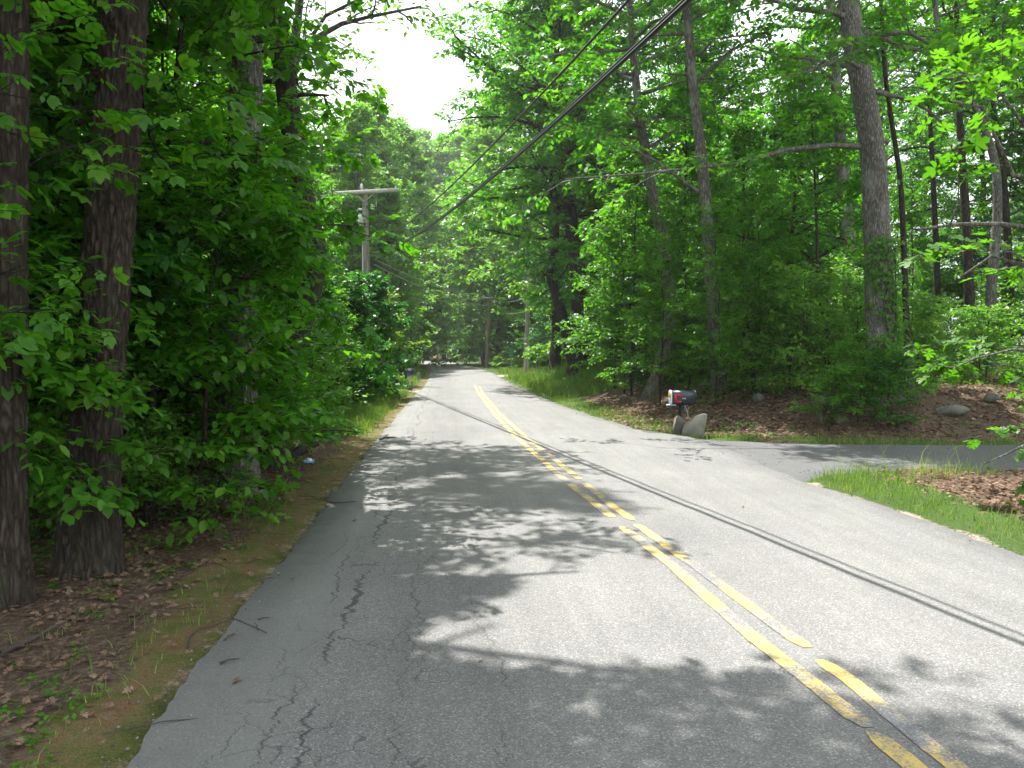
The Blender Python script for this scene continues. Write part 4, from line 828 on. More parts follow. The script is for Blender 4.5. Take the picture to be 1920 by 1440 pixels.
# grass
def grass(name, specs, label, matk):
    mb = MB()
    for (nn, x0, x1, y0, y1, h0, wd, f) in specs:
        x, y, z = field(nn, x0, x1, y0, y1, f); n = len(x); a = rng.uniform(0, 6.28, n); ln = rng.normal(0, .38, (n, 2)); hh = h0 * rng.gamma(6, 1 / 6, n)
        B = np.stack([x, y, z - .01], -1); T1 = B + np.stack([ln[:, 0] * hh * .35, ln[:, 1] * hh * .35, hh * .6], -1); T2 = B + np.stack([ln[:, 0] * hh * 1.2, ln[:, 1] * hh * 1.2, hh], -1)
        s = np.stack([np.cos(a), np.sin(a), 0 * a], -1) * (wd * rng.uniform(.6, 1.3, n))[:, None]
        V = np.stack([B - s, B + s, T1 + s * .7, T1 - s * .7, T2], 1).reshape(-1, 3); k = np.arange(n)[:, None] * 5; vv = rng.uniform(0, 1, n)
        base = mb.n; mb.add(V, k + np.array([[0, 1, 2, 3]]), vv); mb.f.append(('a', k + np.array([[3, 2, 4]]) + base)); mb.attr.append(vv); mb.mi.append(np.zeros(n, int))
    o = mb.build(name, M[matk]); tag(o, label, 'grass', kind='stuff')
gn = lambda x, y: offroad(x, y) * (y < dn(x)) * (dlr(x, y)[1] > .12)
grass('grass', [
    (60000, 3.0, 10, 4.0, 11.2, .075, .0035, lambda x, y: gn(x, y) * sst(1.25, .5, dlr(x, y)[1] - .1 * np.clip(y - 8, 0, 3)) * np.clip(.55 + .5 * sn(x, y, 2), 0, 1)),
    (14000, 3.6, 10, 6.6, 11.2, .15, .004, lambda x, y: gn(x, y) * sst(1.5, .6, dn(x) - y) * sst(6.6, 5.4, x) * sst(.2, .6, dlr(x, y)[1]) * np.clip(.6 + .5 * sn(x, y, 2), 0, 1)),
    (2600, 3.6, 9, 6.6, 11.2, .36, .002, lambda x, y: gn(x, y) * sst(1.0, .2, dn(x) - y) * .5),
    (26000, 2.6, 16, 13.2, 15.2, .085, .005, lambda x, y: offroad(x, y) * (y > ydf(x)) * sst(.95, .25, y - ydf(x)) * np.clip(.5 + .5 * sn(x, y, 2), 0, 1)),
    (30000, 1.2, 6, 14, 28, .09, .006, lambda x, y: offroad(x, y) * (y > ydf(x)) * sst(1.5, .4, dlr(x, y)[1]) * np.clip(.5 + .5 * sn(x, y, 1.5), 0, 1)),
    (34000, -1, 9, 26, 60, .26, .014, lambda x, y: offroad(x, y) * sst(.2, .6, dlr(x, y)[1]) * sst(7, 4, dlr(x, y)[1]) * ~((np.abs(y - 49.3) < 2.4 + (x * .1)))),
    (60000, -8, -2, 14.5, 30, .13, .007, lambda x, y: offroad(x, y) * sst(.1, .6, dlr(x, y)[0]) * sst(3.6, 2.2, dlr(x, y)[0]) * (np.abs(y - 31) > .95)),
    (30000, -9, -2.5, 22, 30, .24, .008, lambda x, y: offroad(x, y) * sst(.7, 1.1, dlr(x, y)[0]) * sst(3.6, 2.2, dlr(x, y)[0])),
    (20000, -9, -3, 32, 60, .18, .012, lambda x, y: offroad(x, y) * sst(.3, .8, dlr(x, y)[0]) * sst(3.6, 2.2, dlr(x, y)[0])),
    (9000, -3.6, -1.2, 2.4, 15, .055, .0028, lambda x, y: offroad(x, y) * sst(.05, .4, dlr(x, y)[0]) * sst(1.9, .9, dlr(x, y)[0]) * np.clip(sn(x, y, 2.2) * 1.2, 0, 1)),
    (9000, 5.5, 24, 17, 28, .16, .008, lambda x, y: offroad(x, y) * .6)], 'fresh green grass on the verges', 'grass')
# low weeds: little leaf rosettes
mb = MB()
for (nn, x0, x1, y0, y1, s0, hgt0, f) in [
    (2600, -9, -2.1, 4.2, 18, .065, .16, lambda x, y: offroad(x, y) * sst(.6, 1.6, dlr(x, y)[0]) * np.clip(.15 + .9 * sn(x, y, .9, 3), 0, 1)),
    (700, -2.9, -1.6, 2.4, 12, .035, .05, lambda x, y: offroad(x, y) * sst(.15, .5, dlr(x, y)[0]) * np.clip(.1 + sn(x, y, 1.9, 3), 0, 1)),
    (3200, 4, 26, 17, 30, .09, .25, lambda x, y: offroad(x, y) * sst(2.5, 4.5, y - ydf(x)) * .9),
    (500, 4, 16, 14, 17, .06, .12, lambda x, y: offroad(x, y) * np.clip(sn(x, y, 1.5, 3), 0, 1)),
    (1500, -7, -2.2, 17, 30, .08, .28, lambda x, y: offroad(x, y) * sst(1.3, 2.2, dlr(x, y)[0]) * .8),
    (1500, 1.2, 10, 28, 46, .11, .35, lambda x, y: offroad(x, y) * sst(1.0, 2, dlr(x, y)[1]) * .8)]:
    x, y, z = field(nn, x0, x1, y0, y1, f); n = len(x); q = 9; rr_ = rng.uniform(0, 1, (n, q)) * hgt0 * .8; th = rng.uniform(0, 6.28, (n, q)); zz = z[:, None] + rng.uniform(.1, 1, (n, q)) * hgt0 * rng.uniform(.4, 1.2, (n, 1))
    P = np.stack([x[:, None] + np.cos(th) * rr_, y[:, None] + np.sin(th) * rr_, zz], -1).reshape(-1, 3); th = th.reshape(-1); m = len(P)
    put_leaves(mb, 'leaf4', P, np.stack([np.cos(th), np.sin(th), rng.normal(-.1, .25, m)], -1), nrm(UP + rng.normal(0, .3, (m, 3))), s0 * rng.uniform(.6, 1.3, m), rng.uniform(.2, 1, m))
o = mb.build('ground_cover', M['leaf']); tag(o, 'small green weeds and seedlings carpeting the wood floor', 'ground cover', kind='stuff')
mb = MB()
for (nn, x0, x1, y0, y1, f) in [(9000, -3.5, -.8, 2.2, 14, lambda x, y: (np.abs(dlr(x, y)[0] - .06) < .12 + .1 * sn(x, y, 3)) * .8), (15000, 1.5, 6, 3.5, 20, lambda x, y: (np.abs(dlr(x, y)[1] - .08) < .16 + .1 * sn(x, y, 3)) * .8 * ~((y > dn(x)) & (y < ydf(x)))), (9000, 2.8, 8, 9.5, 14.2, lambda x, y: .35 * (sn(x, y, 2) > .2) * (dlr(x, y)[1] > -.5) * (y > dn(x)) * (y < ydf(x) + .2)), (3500, -3.4, -1.0, 2.2, 8, lambda x, y: (dlr(x, y)[0] > 0) * .25 * (sn(x, y, 4) > .1))]:
    x, y, z = field(nn, x0, x1, y0, y1, f); n = len(x); onr = (dlr(x, y)[0] < -.02) & (dlr(x, y)[1] < -.02); z = np.where(onr, roadz(x, y), np.where(~offroad(x, y), .018, z)); s = .0035 + .006 * rng.random(n) ** 3
    O = np.array([[1, 0, 0], [0, 1, 0], [-1, 0, 0], [0, -1, 0], [.2, .1, .8], [0, 0, -.8]]); th = rng.uniform(0, 6.28, n); c_, s_2 = np.cos(th)[:, None], np.sin(th)[:, None]
    V = np.stack([O[None, :, 0] * c_ - O[None, :, 1] * s_2, O[None, :, 0] * s_2 + O[None, :, 1] * c_, np.broadcast_to(O[None, :, 2], (n, 6))], -1) * (s[:, None, None] * rng.uniform(.6, 1.4, (n, 6, 1))) + np.stack([x, y, z + s * .4], -1)[:, None]
    T_ = np.array([[0, 1, 4], [1, 2, 4], [2, 3, 4], [3, 0, 4], [1, 0, 5], [2, 1, 5], [3, 2, 5], [0, 3, 5]]); mb.add(V.reshape(-1, 3), (T_[None] + (np.arange(n) * 6)[:, None, None]).reshape(-1, 3), np.repeat(rng.uniform(0, 1, n), 8))
o = mb.build('gravel', M['gravel']); tag(o, 'loose grit and small gravel along the asphalt edges', 'gravel', kind='stuff')
# fallen twigs in the litter, as part of the uncountable litter
mb = MB()
x, y, z = field(1500, -8, -1.6, 2, 14, lambda x, y: offroad(x, y) * .5)
for i in range(len(x)):
    L_ = rng.uniform(.08, .45); a_ = rng.uniform(0, 6.28); c_, s_2 = math.cos(a_), math.sin(a_); mb.tube([[x[i], y[i], z[i] + .012], [x[i] + c_ * L_ * .5 + .01, y[i] + s_2 * L_ * .5, z[i] + .03], [x[i] + c_ * L_, y[i] + s_2 * L_, z[i] + .012]], rng.uniform(.0015, .004), 4)
o = mb.build('twig_litter', M['stick']); tag(o, 'fine fallen twigs scattered over the shaded left bank', 'twigs', kind='stuff')

# ---------------- stones ----------------
def rock(name, c, size, seed, m='stone', label='', group=None, rz=0, cat='stone', sink=.25, sq=2.6):
    rg = np.random.default_rng(seed); nu, nv = 28, 18; th = np.linspace(0, 2 * math.pi, nu, endpoint=False); ph = np.linspace(-math.pi / 2, math.pi / 2, nv)
    TH, PH = np.meshgrid(th, ph); x = np.cos(PH) * np.cos(TH); y = np.cos(PH) * np.sin(TH); z = np.sin(PH)
    V = np.stack([x, y, z], -1).reshape(-1, 3); V = V / (np.abs(V) ** sq).sum(1)[:, None] ** (1 / sq)
    for k in range(16):
        d = nrm(rg.normal(size=3) * [1, 1, .8]); h = rg.uniform(.42, .9); t = V @ d; V = V - np.where(t > h, t - h, 0)[:, None] * d * .85
    V = V * (1 + .05 * np.sin(V[:, :1] * 5 + seed) * np.sin(V[:, 1:2] * 6 + 2) + .02 * rg.normal(size=(len(V), 1)) * 0)
    V = V * np.array(size) / 2; V = rot(V, rg.normal(0, .12), rg.normal(0, .12), 0)
    mb = MB(); i = np.arange(nv - 1)[:, None] * nu; j = np.arange(nu)[None]; j2 = (j + 1) % nu; mb.add(V, np.stack([i + j, i + j2, i + nu + j2, i + nu + j], -1).reshape(-1, 4))
    o = mb.build(name, M[m], smooth=False); o.location = (c[0], c[1], c[2] + size[2] / 2 * (1 - sink)); o.rotation_euler = (0, 0, rz); tag(o, label, cat, group); return o
g_fs = 'fieldstones of the tumbled wall on the right bank'
for i, (px, Yd, sz, zoff, lab) in enumerate([
    (1592, 15.6, (.38, .3, .30), .30, 'upright pale fieldstone on top of the tumbled wall left of the oak'),
    (1548, 15.6, (.5, .4, .34), .05, 'mossy fieldstone at the left of the tumbled wall by the oak'),
    (1608, 15.5, (.5, .4, .36), .0, 'pale rounded fieldstone under the upright one'),
    (1570, 15.3, (.6, .45, .38), .0, 'broad fieldstone in the middle of the tumbled wall'),
    (1538, 15.1, (.42, .36, .30), -.05, 'low fieldstone half under the leafy shrub'),
    (1580, 14.9, (.45, .36, .3), -.06, 'fieldstone at the foot of the tumbled wall'),
    (1420, 16.8, (.55, .4, .34), .0, 'grey stone in the leaf litter right behind the mailbox'),
    (1785, 15.2, (.95, .6, .34), .0, 'long rounded boulder sunk in leaves on the right bank'),
    (1862, 15.8, (.7, .5, .28), .0, 'flat boulder at the right end of the bank'),
    (1722, 20.5, (.8, .6, .4), .0, 'pale boulder up the slope behind the thin dark sapling trunk')]):
    x_ = (px - 960) / F * Yd; rock('fieldstone', (x_, Yd, H(x_, Yd) + zoff * .8), tuple(q * .78 for q in sz), 300 + i, label=lab, group=g_fs, rz=i * 1.3, sink=.35)
for i, (px, py, sz, lab) in enumerate([(300, 962, (.3, .2, .12), 'small pale stone on the sunlit floor of the left wood'), (520, 868, (.35, .25, .16), 'grey stone beside the crooked trunk on the left bank')]):
    g0 = G(px, py); rock('fieldstone', (g0[0], g0[1], H(g0[0], g0[1])), sz, 330 + i, label=lab, group='loose stones on the left bank', rz=i)
# pale boulders shining through the leaves on the left
rock('boulder', (-8.2, 21.0, .1), (1.7, 1.2, 1.3), 340, m='slab', label='pale sunlit boulder glimpsed through the leaves deep in the left wood', cat='boulder')

# ---------------- right mailbox ----------------
def boxmail(name, loc, L_, Wd, Hh, rz, body_m, s=1.0):
    root = empty(name, loc, rz); return root
mx_, my_ = G(1290, 821)[0], 15.0
zb = H(mx_, my_); zz0 = max(zb, 0)
root = empty('mailbox', (mx_, my_, zz0)); tag(root, 'dark arched mailbox with red letter on a twisted black post by the driveway', 'mailbox')
L_, Wd, hb = .46, .20, .15; z0 = W(1290, 756, my_)[2] - zz0
def arch(L0, L1, Wd, hb, grow_=0, m=0, seg=14):
    w2 = Wd / 2 + grow_; pts = [(-w2, -grow_)] + [(-w2, hb)] + [(w2 * -math.cos(a), hb + w2 * .92 * math.sin(a)) for a in np.linspace(0, math.pi, seg)[1:-1]] + [(w2, hb), (w2, -grow_)]
    V = np.array([(L0, y, z) for y, z in pts] + [(L1, y, z) for y, z in pts]); n = len(pts); Fc = [[i, (i + 1) % n, (i + 1) % n + n, i + n] for i in range(n)] + [list(range(n))[::-1], list(range(n, 2 * n))]
    mb = MB(); mb.add(V, [np.array(f) for f in Fc]); return mb
b = arch(-L_ / 2, L_ / 2, Wd, hb); b.build('box_body', M['box_dark'], root, smooth=False).location = (0, 0, z0)
b = arch(L_ / 2 - .012, L_ / 2 + .006, Wd, hb, .006); b.build('rear_rim', M['box_dark'], root).location = (0, 0, z0)
d = arch(-L_ / 2 - .014, -L_ / 2 + .012, Wd, hb, .006); dd = d.build('box_door', M['white'], root); dd.location = (0, 0, z0); dd['label'] = 'white and orange front door'
ob = arch(-L_ / 2 - .018, -L_ / 2 - .0145, Wd - .02, .03); q = ob.build('painted_patch', M['orange'], dd); q.location = (0, 0, .115)
mb = MB(); mb.box((-L_ / 2 - .03, 0, hb + .06), (.02, .03, .012)); mb.build('handle', M['steel'], dd)
# red squared letter C and white lettering on the side that faces the road
mb = MB(); yy_ = -Wd / 2 - .002
for (cx_, cz_, w_, h_) in [(-.155, .095, .030, .150), (-.095, .155, .110, .026), (-.095, .034, .110, .026), (-.052, .135, .024, .030), (-.130, .095, .010, .09)]: mb.box((cx_, yy_, cz_), (w_, .004, h_))
mb.build('red_letter', M['red'], root).location = (0, 0, z0)
def strokes(name, segs, th, m, parent, loc):
    mb = MB()
    for (x0_, z0_, x1_, z1_) in segs:
        c = ((x0_ + x1_) / 2, 0, (z0_ + z1_) / 2); L2 = math.hypot(x1_ - x0_, z1_ - z0_); mb.box(c, (L2 + th * .6, .003, th), ry=-math.atan2(z1_ - z0_, x1_ - x0_))
    o = mb.build(name, M[m], parent); o.location = loc; return o
seg = [(0,.0,.014,.0),(.014,0,.014,.022),(0,.011,.014,.011),(0,.022,.014,.022), (.024,0,.024,.022),(.024,.022,.038,0),(.038,0,.038,.022), (.048,0,.048,.022),(.048,0,.062,0),(.062,0,.062,.022)]
strokes('white_lettering', seg, .0045, 'white', root, (-.025, yy_, z0 + .085))
# twisted post
mb = MB(); zt = np.linspace(-.1, z0 - .02, 120); px0 = -.045
for k in range(3):
    a = zt * 30 + k * 2.094; mb.tube(np.stack([px0 + .019 * np.cos(a), .019 * np.sin(a), zt], -1), .012, 6)
mb.build('twisted_post', M['black'], root, smooth=True)
mb = MB(); mb.box((0, 0, z0 - .010), (L_ * .92, Wd * .8, .016)); mb.box((px0, 0, z0 - .03), (.12, .08, .024)); mb.build('mounting_plate', M['black'], root)
mb = MB()
for s in (-1, 1):
    t_ = np.linspace(0, 1, 16); mb.tube(np.stack([px0 + .02 + .13 * np.sin(t_ * math.pi * .5) , 0 * t_ + s * .02, z0 - .02 - .26 * (1 - np.cos(t_ * math.pi * .5)) ], -1), .005, 5)
t_ = np.linspace(0, 2 * math.pi, 22); mb.tube(np.stack([px0 + .12 + .035 * np.cos(t_), 0 * t_, z0 - .10 + .06 * np.sin(t_)], -1), .005, 5, cap=False)
mb.build('scroll_bracket', M['steel'], root)
# open newspaper tray, pale blue
tr = empty('newspaper_tray', (mx_ - .21, my_ - .03, zz0 + z0 - .045)); tag(tr, 'pale blue plastic tray hung under the front of the right mailbox', 'tray')
mb = MB()
a_ = np.linspace(-1.2, 1.2, 12); V = np.array([(x, .075 * math.sin(a), .03 - .05 * math.cos(a) * .6) for x in (-.09, .07) for a in a_] + [(x, .069 * math.sin(a), .036 - .05 * math.cos(a) * .6) for x in (-.09, .07) for a in a_])
Fc = [np.array([i, i + 1, i + 13, i + 12]) for i in range(11)] + [np.array([i + 24, i + 36, i + 37, i + 25]) for i in range(11)] + [np.array([i, i + 24, i + 25, i + 1]) for i in range(11)] + [np.array([i + 12, i + 13, i + 37, i + 36]) for i in range(11)] + [np.array([0, 12, 36, 24]), np.array([11, 35, 47, 23])]
mb.add(V, Fc); mb.build('tray_shell', M['lightblue'], tr, smooth=True)
mb = MB(); mb.box((.03, 0, .030), (.05, .03, .022)); mb.build('bracket', M['black'], tr)
# granite slab the post stands behind
sx = W(1298, 818, 14.8)[0]
out = [(-.27, 0), (.19, 0), (.225, .16), (.275, .34), (.30, .455), (.24, .48), (.13, .465), (.03, .415), (-.06, .34), (-.13, .30), (-.19, .25), (-.235, .14)]
def prism(name, out, th, m, loc, jitter=.0, seed=1):
    rg = np.random.default_rng(seed); n = len(out); c = np.mean(out, axis=0); V = []
    layers = [(-th / 2, .955), (-th / 2 + .018, 1.0), (th / 2 - .02, .98), (th / 2, .93)]
    for y, s in layers:
        for (x, z) in out: V.append((c[0] + (x - c[0]) * s + rg.normal(0, jitter), y + rg.normal(0, jitter), max(-.08, c[1] + (z - c[1]) * s + rg.normal(0, jitter)) if z > 0 else -.08))
    Fc = [[np.array([k * n + i, k * n + (i + 1) % n, (k + 1) * n + (i + 1) % n, (k + 1) * n + i])] for k in range(3) for i in range(n)]; Fc = [f[0] for f in Fc] + [np.arange(n)[::-1], np.arange(n) + 3 * n]
    mb = MB(); mb.add(np.array(V), Fc); o = mb.build(name, M[m]); o.location = loc; return o
o = prism('stone_slab', out, .16, 'slab', (sx, 14.72, 0.0), .007); o.scale = (.86, 1, .88); o.rotation_euler = (math.radians(-5), 0, math.radians(4)); tag(o, 'upright grey granite slab leaning at the foot of the right mailbox', 'stone')
o = prism('stone_slab', [(-.12, 0), (.10, 0), (.08, .30), (-.02, .36), (-.08, .33), (-.12, .15)], .14, 'stone', (sx - .2, 14.98, 0.0), .008, 3); tag(o, 'narrow dark stone standing behind the left side of the granite slab', 'stone')

# ---------------- left mailbox by the far driveway ----------------
lx = W(768, 712, 31.8)[0]; ly = 31.8
root = empty('mailbox', (lx, ly, 0), math.radians(-18)); tag(root, 'small dark blue mailbox with pale top beside the left gravel driveway', 'mailbox')
b = arch(-.2, .2, .2, .12); b.build('box_body', M['box_blue'], root).location = (0, 0, .62)
b = arch(-.206, -.18, .2, .12, .008); b.build('box_door', M['box_blue'], root).location = (0, 0, .62)
mb = MB(); mb.box((0, 0, .84), (.42, .1, .012)); o = mb.build('roof_cap', M['steel'], root)
mb = MB(); mb.box((.02, 0, .31), (.07, .07, .64), ry=.06); mb.build('post', M['arm'], root)
mb = MB(); mb.box((-.16, 0, .5), (.05, .14, .22)); mb.build('newspaper_holder', M['box_blue'], root)
rock('fieldstone', (lx + .05, ly - .25, 0), (.45, .3, .28), 350, label='mossy stone at the foot of the blue mailbox', sink=.3)
rock('fieldstone', (W(785, 696, 42)[0], 42, 0), (.25, .2, .55), 351, m='slab', label='small white post stone in the shade past the blue mailbox', sink=.2)

# ---------------- utility poles ----------------
def insul(parent, p, m='porcelain', s=1.0):
    mb = MB(); z = np.array([0, .03, .05, .09, .11, .15, .17, .2]) * s; r = np.array([.02, .02, .055, .055, .035, .05, .03, .015]) * s
    mb.tube(np.stack([0 * z, 0 * z, z], -1), r, 10); o = mb.build('insulator', M[m], parent, smooth=True); o.location = p; return o
# first pole
P1 = W(690, 600, 38.0); p1 = np.array([P1[0], 38.0, 0]); top1 = W(686, 352, 38.0); zt1 = top1[2]
root = empty('utility_pole', (p1[0], p1[1], H(p1[0], p1[1]) - .02)); tag(root, 'weathered grey pole with a wide pale crossarm above the left trees', 'utility pole', 'wooden utility poles')
b0 = root.location.z
mb = MB(); zz = np.linspace(-.3, zt1 - .05 - b0, 14); mb.tube(np.stack([-.10 * zz / zt1, 0 * zz, zz], -1), np.linspace(.20, .135, 14), 16); mb.build('pole', M['pole'], root, smooth=True)
za = W(685, 361, 38)[2] - b0
mb = MB(); mb.box((-.08, -.19, za), (3.15, .12, .16), ry=-.055); mb.build('crossarm', M['arm'], root)
mb = MB()
for s in (-1, 1): mb.box((-.09 + s * .24, -.16, za - .25), (.62, .03, .04), ry=s * -.72)
mb.build('brace', M['arm'], root)
insul(root, (-1.60, -.19, za + .0), s=1.6); insul(root, (-.22, -.19, za + .09), s=1.5); insul(root, (1.38, -.19, za + .14), s=.7)
mb = MB(); zc = W(678, 415, 38)[2] - b0
mb.tube(np.array([[-.27, -.25, zc - .28], [-.27, -.25, zc - .26], [-.27, -.25, zc + .16], [-.27, -.25, zc + .26], [-.27, -.25, zc + .3]]), [.10, .14, .14, .11, .04], 16); mb.box((-.16, -.14, zc + .1), (.12, .1, .06)); mb.build('transformer', M['tank'], root, smooth=False)
mb = MB(); mb.box((-.28, -.2, zc + .52), (.14, .06, .10)); mb.tube([[-.36, -.2, zc + .58], [-.5, -.2, zc + .3], [-.62, -.2, zc + .02]], .018, 6); mb.build('cutout_switch', M['tank'], root)
mb = MB(); mb.tube([[-1.46, -.2, za - .05], [-1.47, -.2, za - .9], [-1.52, -.2, za - 1.7]], .022, 6); mb.build('drop_wire', M['steel'], root)
mb = MB(); mb.tube([[.45, -.2, za - .15], [.47, -.2, za - .7]], .02, 6); mb.build('drop_wire', M['steel'], root)
mb = MB(); mb.tube([[-.20, -.14, zc - .3], [-.21, -.14, zc - 1.2], [-.22, -.12, 2.5]], .025, 6); mb.build('conduit', M['tank'], root)
# second and third
def plain_pole(px0, py0, px1, py1, Yd, r, m, label, arm=False):
    a = W(px0, py0, Yd); t = W(px1, py1, Yd); z0_ = H(a[0], a[1]); root = empty('utility_pole', (a[0], a[1], z0_)); tag(root, label, 'utility pole', 'wooden utility poles')
    mb = MB(); k = np.linspace(-.06, 1, 12); mb.tube(np.stack([(t[0] - a[0]) * k, 0 * k, (t[2] - z0_) * k], -1), np.linspace(r * 1.1, r * .75, 12), 12); mb.build('pole', M[m], root, smooth=True)
    mb = MB(); mb.tube(np.array([[(t[0] - a[0]) - .12, -.14, t[2] - z0_ - .3], [(t[0] - a[0]) + .12, -.14, t[2] - z0_ - .3]]), .03, 6); mb.build('bolt_bracket', M['steel'], root)
    if arm: mb = MB(); mb.box((t[0] - a[0], -.13, t[2] - z0_ - .12), (1.3, .09, .1)); mb.build('crossarm', M['arm'], root); insul(root, (t[0] - a[0] + .5, -.13, t[2] - z0_ - .06)); insul(root, (t[0] - a[0] - .5, -.13, t[2] - z0_ - .06))
    return root
plain_pole(986, 705, 992, 500, 49, .14, 'pole', 'grey wooden pole standing in the grass by the side road mouth')
plain_pole(912, 690, 918, 556, 70, .15, 'pole_tan', 'tan wooden pole at the right of the far bend', True)
plain_pole(821, 678, 819, 560, 100, .14, 'pole', 'faint thin grey pole at the very end of the road')

# ---------------- cables ----------------
def cable(name, P, r, label, m='cable', group=None):
    mb = MB(); mb.tube(P, r, 8); o = mb.build(name, M[m], smooth=True); tag(o, label, 'cable', group); return o
t = np.linspace(-16, 37.85, 90)
def main(h0, k, zp, dx=0.0, sp=0.0):
    x = 3.2 - .257 * t + dx; z = h0 + k * (t - 9) ** 2
    f = sst(26, 38, t); x = x * (1 - f) + (p1[0] + .14 + (38 - t) * .257) * f; z = z * (1 - f) + (z + (zp - z[-1])) * f
    return np.stack([x + sp * np.cos(t * 5), t, z + sp * np.sin(t * 5)], -1)
zA = W(714, 461, 38)[2]; zB = W(722, 476, 38)[2]
gc = 'black cables from the left pole passing overhead'
cable('overhead_cable', main(5.08, .0019, zA, .05), .015, 'upper single black cable crossing overhead to the left pole', group=gc)
cable('overhead_cable', main(4.48, .0020, zB), .021, 'thick lower black cable of the lashed pair crossing overhead', group=gc)
cable('overhead_cable', main(4.53, .0020, zB + .034, .014, .002), .015, 'thinner black cable lashed on top of the thick one', group=gc)
def span(a, b, sag, n=30):
    k = np.linspace(0, 1, n)[:, None]; P = a * (1 - k) + b * k; P[:, 2] -= sag * 4 * (k * (1 - k))[:, 0]; return P
gs = 'pale service wires beyond the first pole'
p3 = W(917, 562, 70); p2 = W(991, 560, 49)
cable('service_wire', span(W(702, 486, 37.8), p3 + [0, -.15, 0], .35), .022, 'upper pale wire dropping from the left pole towards the tan pole', 'wire', gs)
cable('service_wire', span(W(702, 496, 37.8), p3 + [0, -.15, -.55], .4), .022, 'lower pale wire dropping from the left pole towards the tan pole', 'wire', gs)
cable('service_wire', span(p3 + [.1, -.1, 0], p2 + [0, .15, .1], .25), .02, 'upper pale wire between the tan and the grey pole', 'wire', gs)
cable('service_wire', span(p3 + [.1, -.1, -.9], p2 + [-.1, .15, -.75], .25), .02, 'lower pale wire between the tan and the grey pole', 'wire', gs)

# ---------------- street sign, litter, sticks, log ----------------
a = W(959, 688, 60); root = empty('street_sign', (a[0], 60, H(a[0], 60))); tag(root, 'small green street name sign on a thin post by the side road', 'sign')
mb = MB(); mb.tube([[0, 0, -.2], [0, 0, 1.42]], .035, 8); mb.build('post', M['steel'], root)
mb = MB(); mb.box((0, -.03, 1.36), (.74, .012, .15)); mb.build('name_plate', M['sign_green'], root)
mb = MB(); mb.box((0, 0, 1.53), (.012, .6, .14), rz=.4); mb.build('name_plate', M['sign_green'], root)
g0 = G(579, 876); lz = H(g0[0], g0[1])
rg = np.random.default_rng(8); nu, nv = 18, 11; TH, PH = np.meshgrid(np.linspace(0, 2 * math.pi, nu, endpoint=False), np.linspace(0, 1, nv)); R_ = .033 * (1 + .3 * rg.normal(size=TH.shape)) * np.where((PH < .02) | (PH > .98), .3, 1)
V = np.stack([(PH - .5) * .15, R_ * np.cos(TH), R_ * np.sin(TH) * .8], -1).reshape(-1, 3); mb = MB(); i = np.arange(nv - 1)[:, None] * nu; j = np.arange(nu)[None]; mb.add(V, np.stack([i + j, i + (j + 1) % nu, i + nu + (j + 1) % nu, i + nu + j], -1).reshape(-1, 4))
mb.add(V[:nu], [np.arange(nu)[::-1]]); mb.add(V[-nu:], [np.arange(nu)])
cr_ = empty('crushed_can', (g0[0], g0[1], lz + .05), .5); tag(cr_, 'crushed blue and white can lying on the left verge', 'can'); o = mb.build('can_body', M['litter_blue'], cr_)
mb = MB(); mb.box((.01, -.012, .028), (.06, .05, .012), rx=.5, ry=.2); mb.build('torn_label', M['white'], cr_)
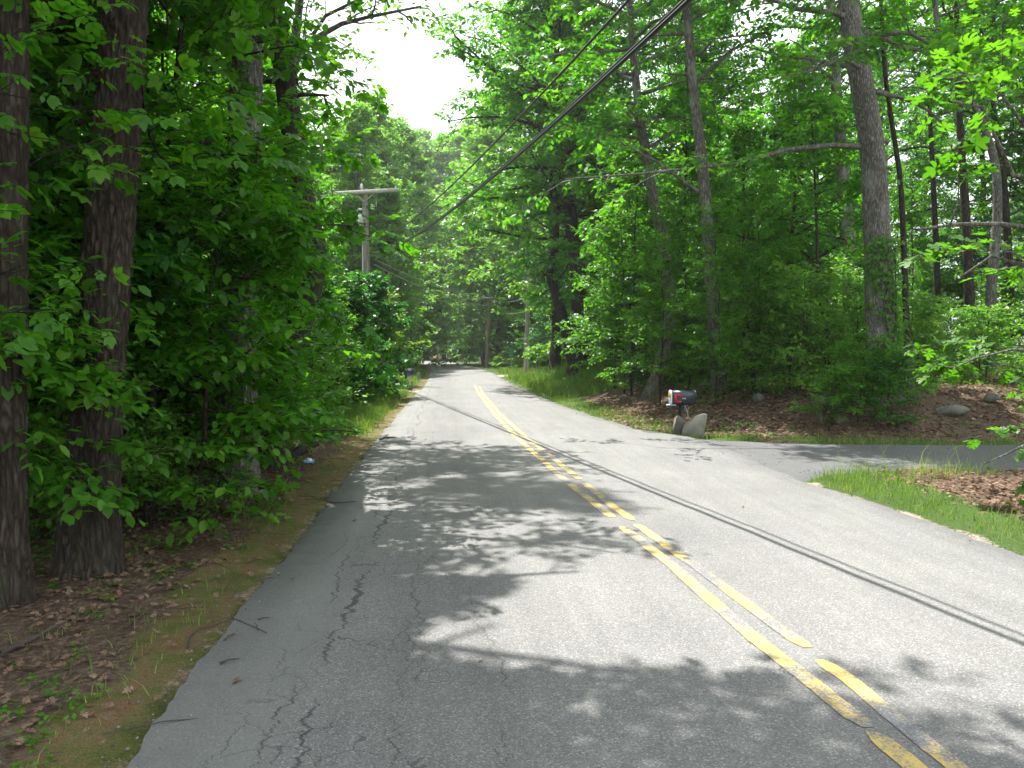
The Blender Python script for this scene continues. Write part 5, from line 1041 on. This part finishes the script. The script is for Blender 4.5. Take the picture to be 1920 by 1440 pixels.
def stick(pts, r, label, forks=()):
    P = np.array([np.append(G(*p)[:2], 0) for p in pts]); P[:, 2] = np.where(P[:, 0] > xl(P[:, 1]), roadz(P[:, 0], P[:, 1]), hgt(P[:, 0], P[:, 1])) + r + .004 + np.abs(np.sin(np.arange(len(P)) * 2)) * .008
    mb = MB(); mb.tube(P, np.linspace(r, r * .4, len(P)), 6)
    for a_, b_ in forks:
        A_, B_ = [np.append(G(*q)[:2], 0) for q in (a_, b_)]; A_[2] = B_[2] = roadz(A_[0], A_[1]) + r; B_[2] += .02; mb.tube([A_, (A_ + B_) / 2 + [0, 0, .008], B_], [r * .6, r * .5, r * .3], 5)
    o = mb.build('fallen_stick', M['stick']); tag(o, label, 'stick', 'sticks lying at the left road edge')
stick([(352,1222),(356,1200),(372,1186),(400,1178),(438,1172),(462,1182),(484,1192),(500,1202)], .0055, 'long forked twig lying across the left edge of the asphalt', [((484,1192),(478,1184)), ((438,1172),(430,1166))])
stick([(483,1173),(495,1172),(506,1172)], .006, 'short straight stick just right of the long forked twig')
stick([(412,1258),(430,1254),(449,1252)], .007, 'straight dark stick nearest the camera on the left asphalt')
stick([(420,1212),(430,1204),(441,1201),(430,1207)], .004, 'small bent twig below the long forked one')
stick([(712,828),(724,825),(742,827)], .018, 'stick on the asphalt where the road edge passes the grassy left verge')
stick([(618,947),(640,950),(668,948)], .010, 'thin twig lying on the dark asphalt edge in mid distance')
stick([(0,1230),(60,1210),(105,1185)], .018, 'thick grey dead branch in the leaves at the lower left')
# fallen log on the left bank
A_ = G(535, 868); B_ = G(625, 815); k = np.linspace(0, 1, 12)[:, None]; P = A_ * (1 - k) + B_ * k; P[:, 0] += .08 * np.sin(k[:, 0] * 5); P[:, 2] = hgt(P[:, 0], P[:, 1]) + .07
mb = MB(); mb.tube(P, np.linspace(.06, .12, 12), 12); o = mb.build('fallen_log', M['bark_dark']); tag(o, 'rotting dark log along the leaf heap on the left bank', 'log')

# ---------------- air ----------------
hm = bpy.data.materials.new('summer_haze'); hm.use_nodes = True; ht = hm.node_tree; ht.nodes.remove(ht.nodes['Principled BSDF'])
pv = ht.nodes.new('ShaderNodeVolumePrincipled'); pv.inputs['Density'].default_value = .0005; pv.inputs['Color'].default_value = (.93, .96, .97, 1); pv.inputs['Anisotropy'].default_value = .35
ht.links.new(pv.outputs[0], ht.nodes['Material Output'].inputs['Volume'])
mb = MB(); mb.box((0, 420, 22), (860, 960, 46)); hz = mb.build('haze', hm); tag(hz, kind='stuff'); hz.visible_shadow = True
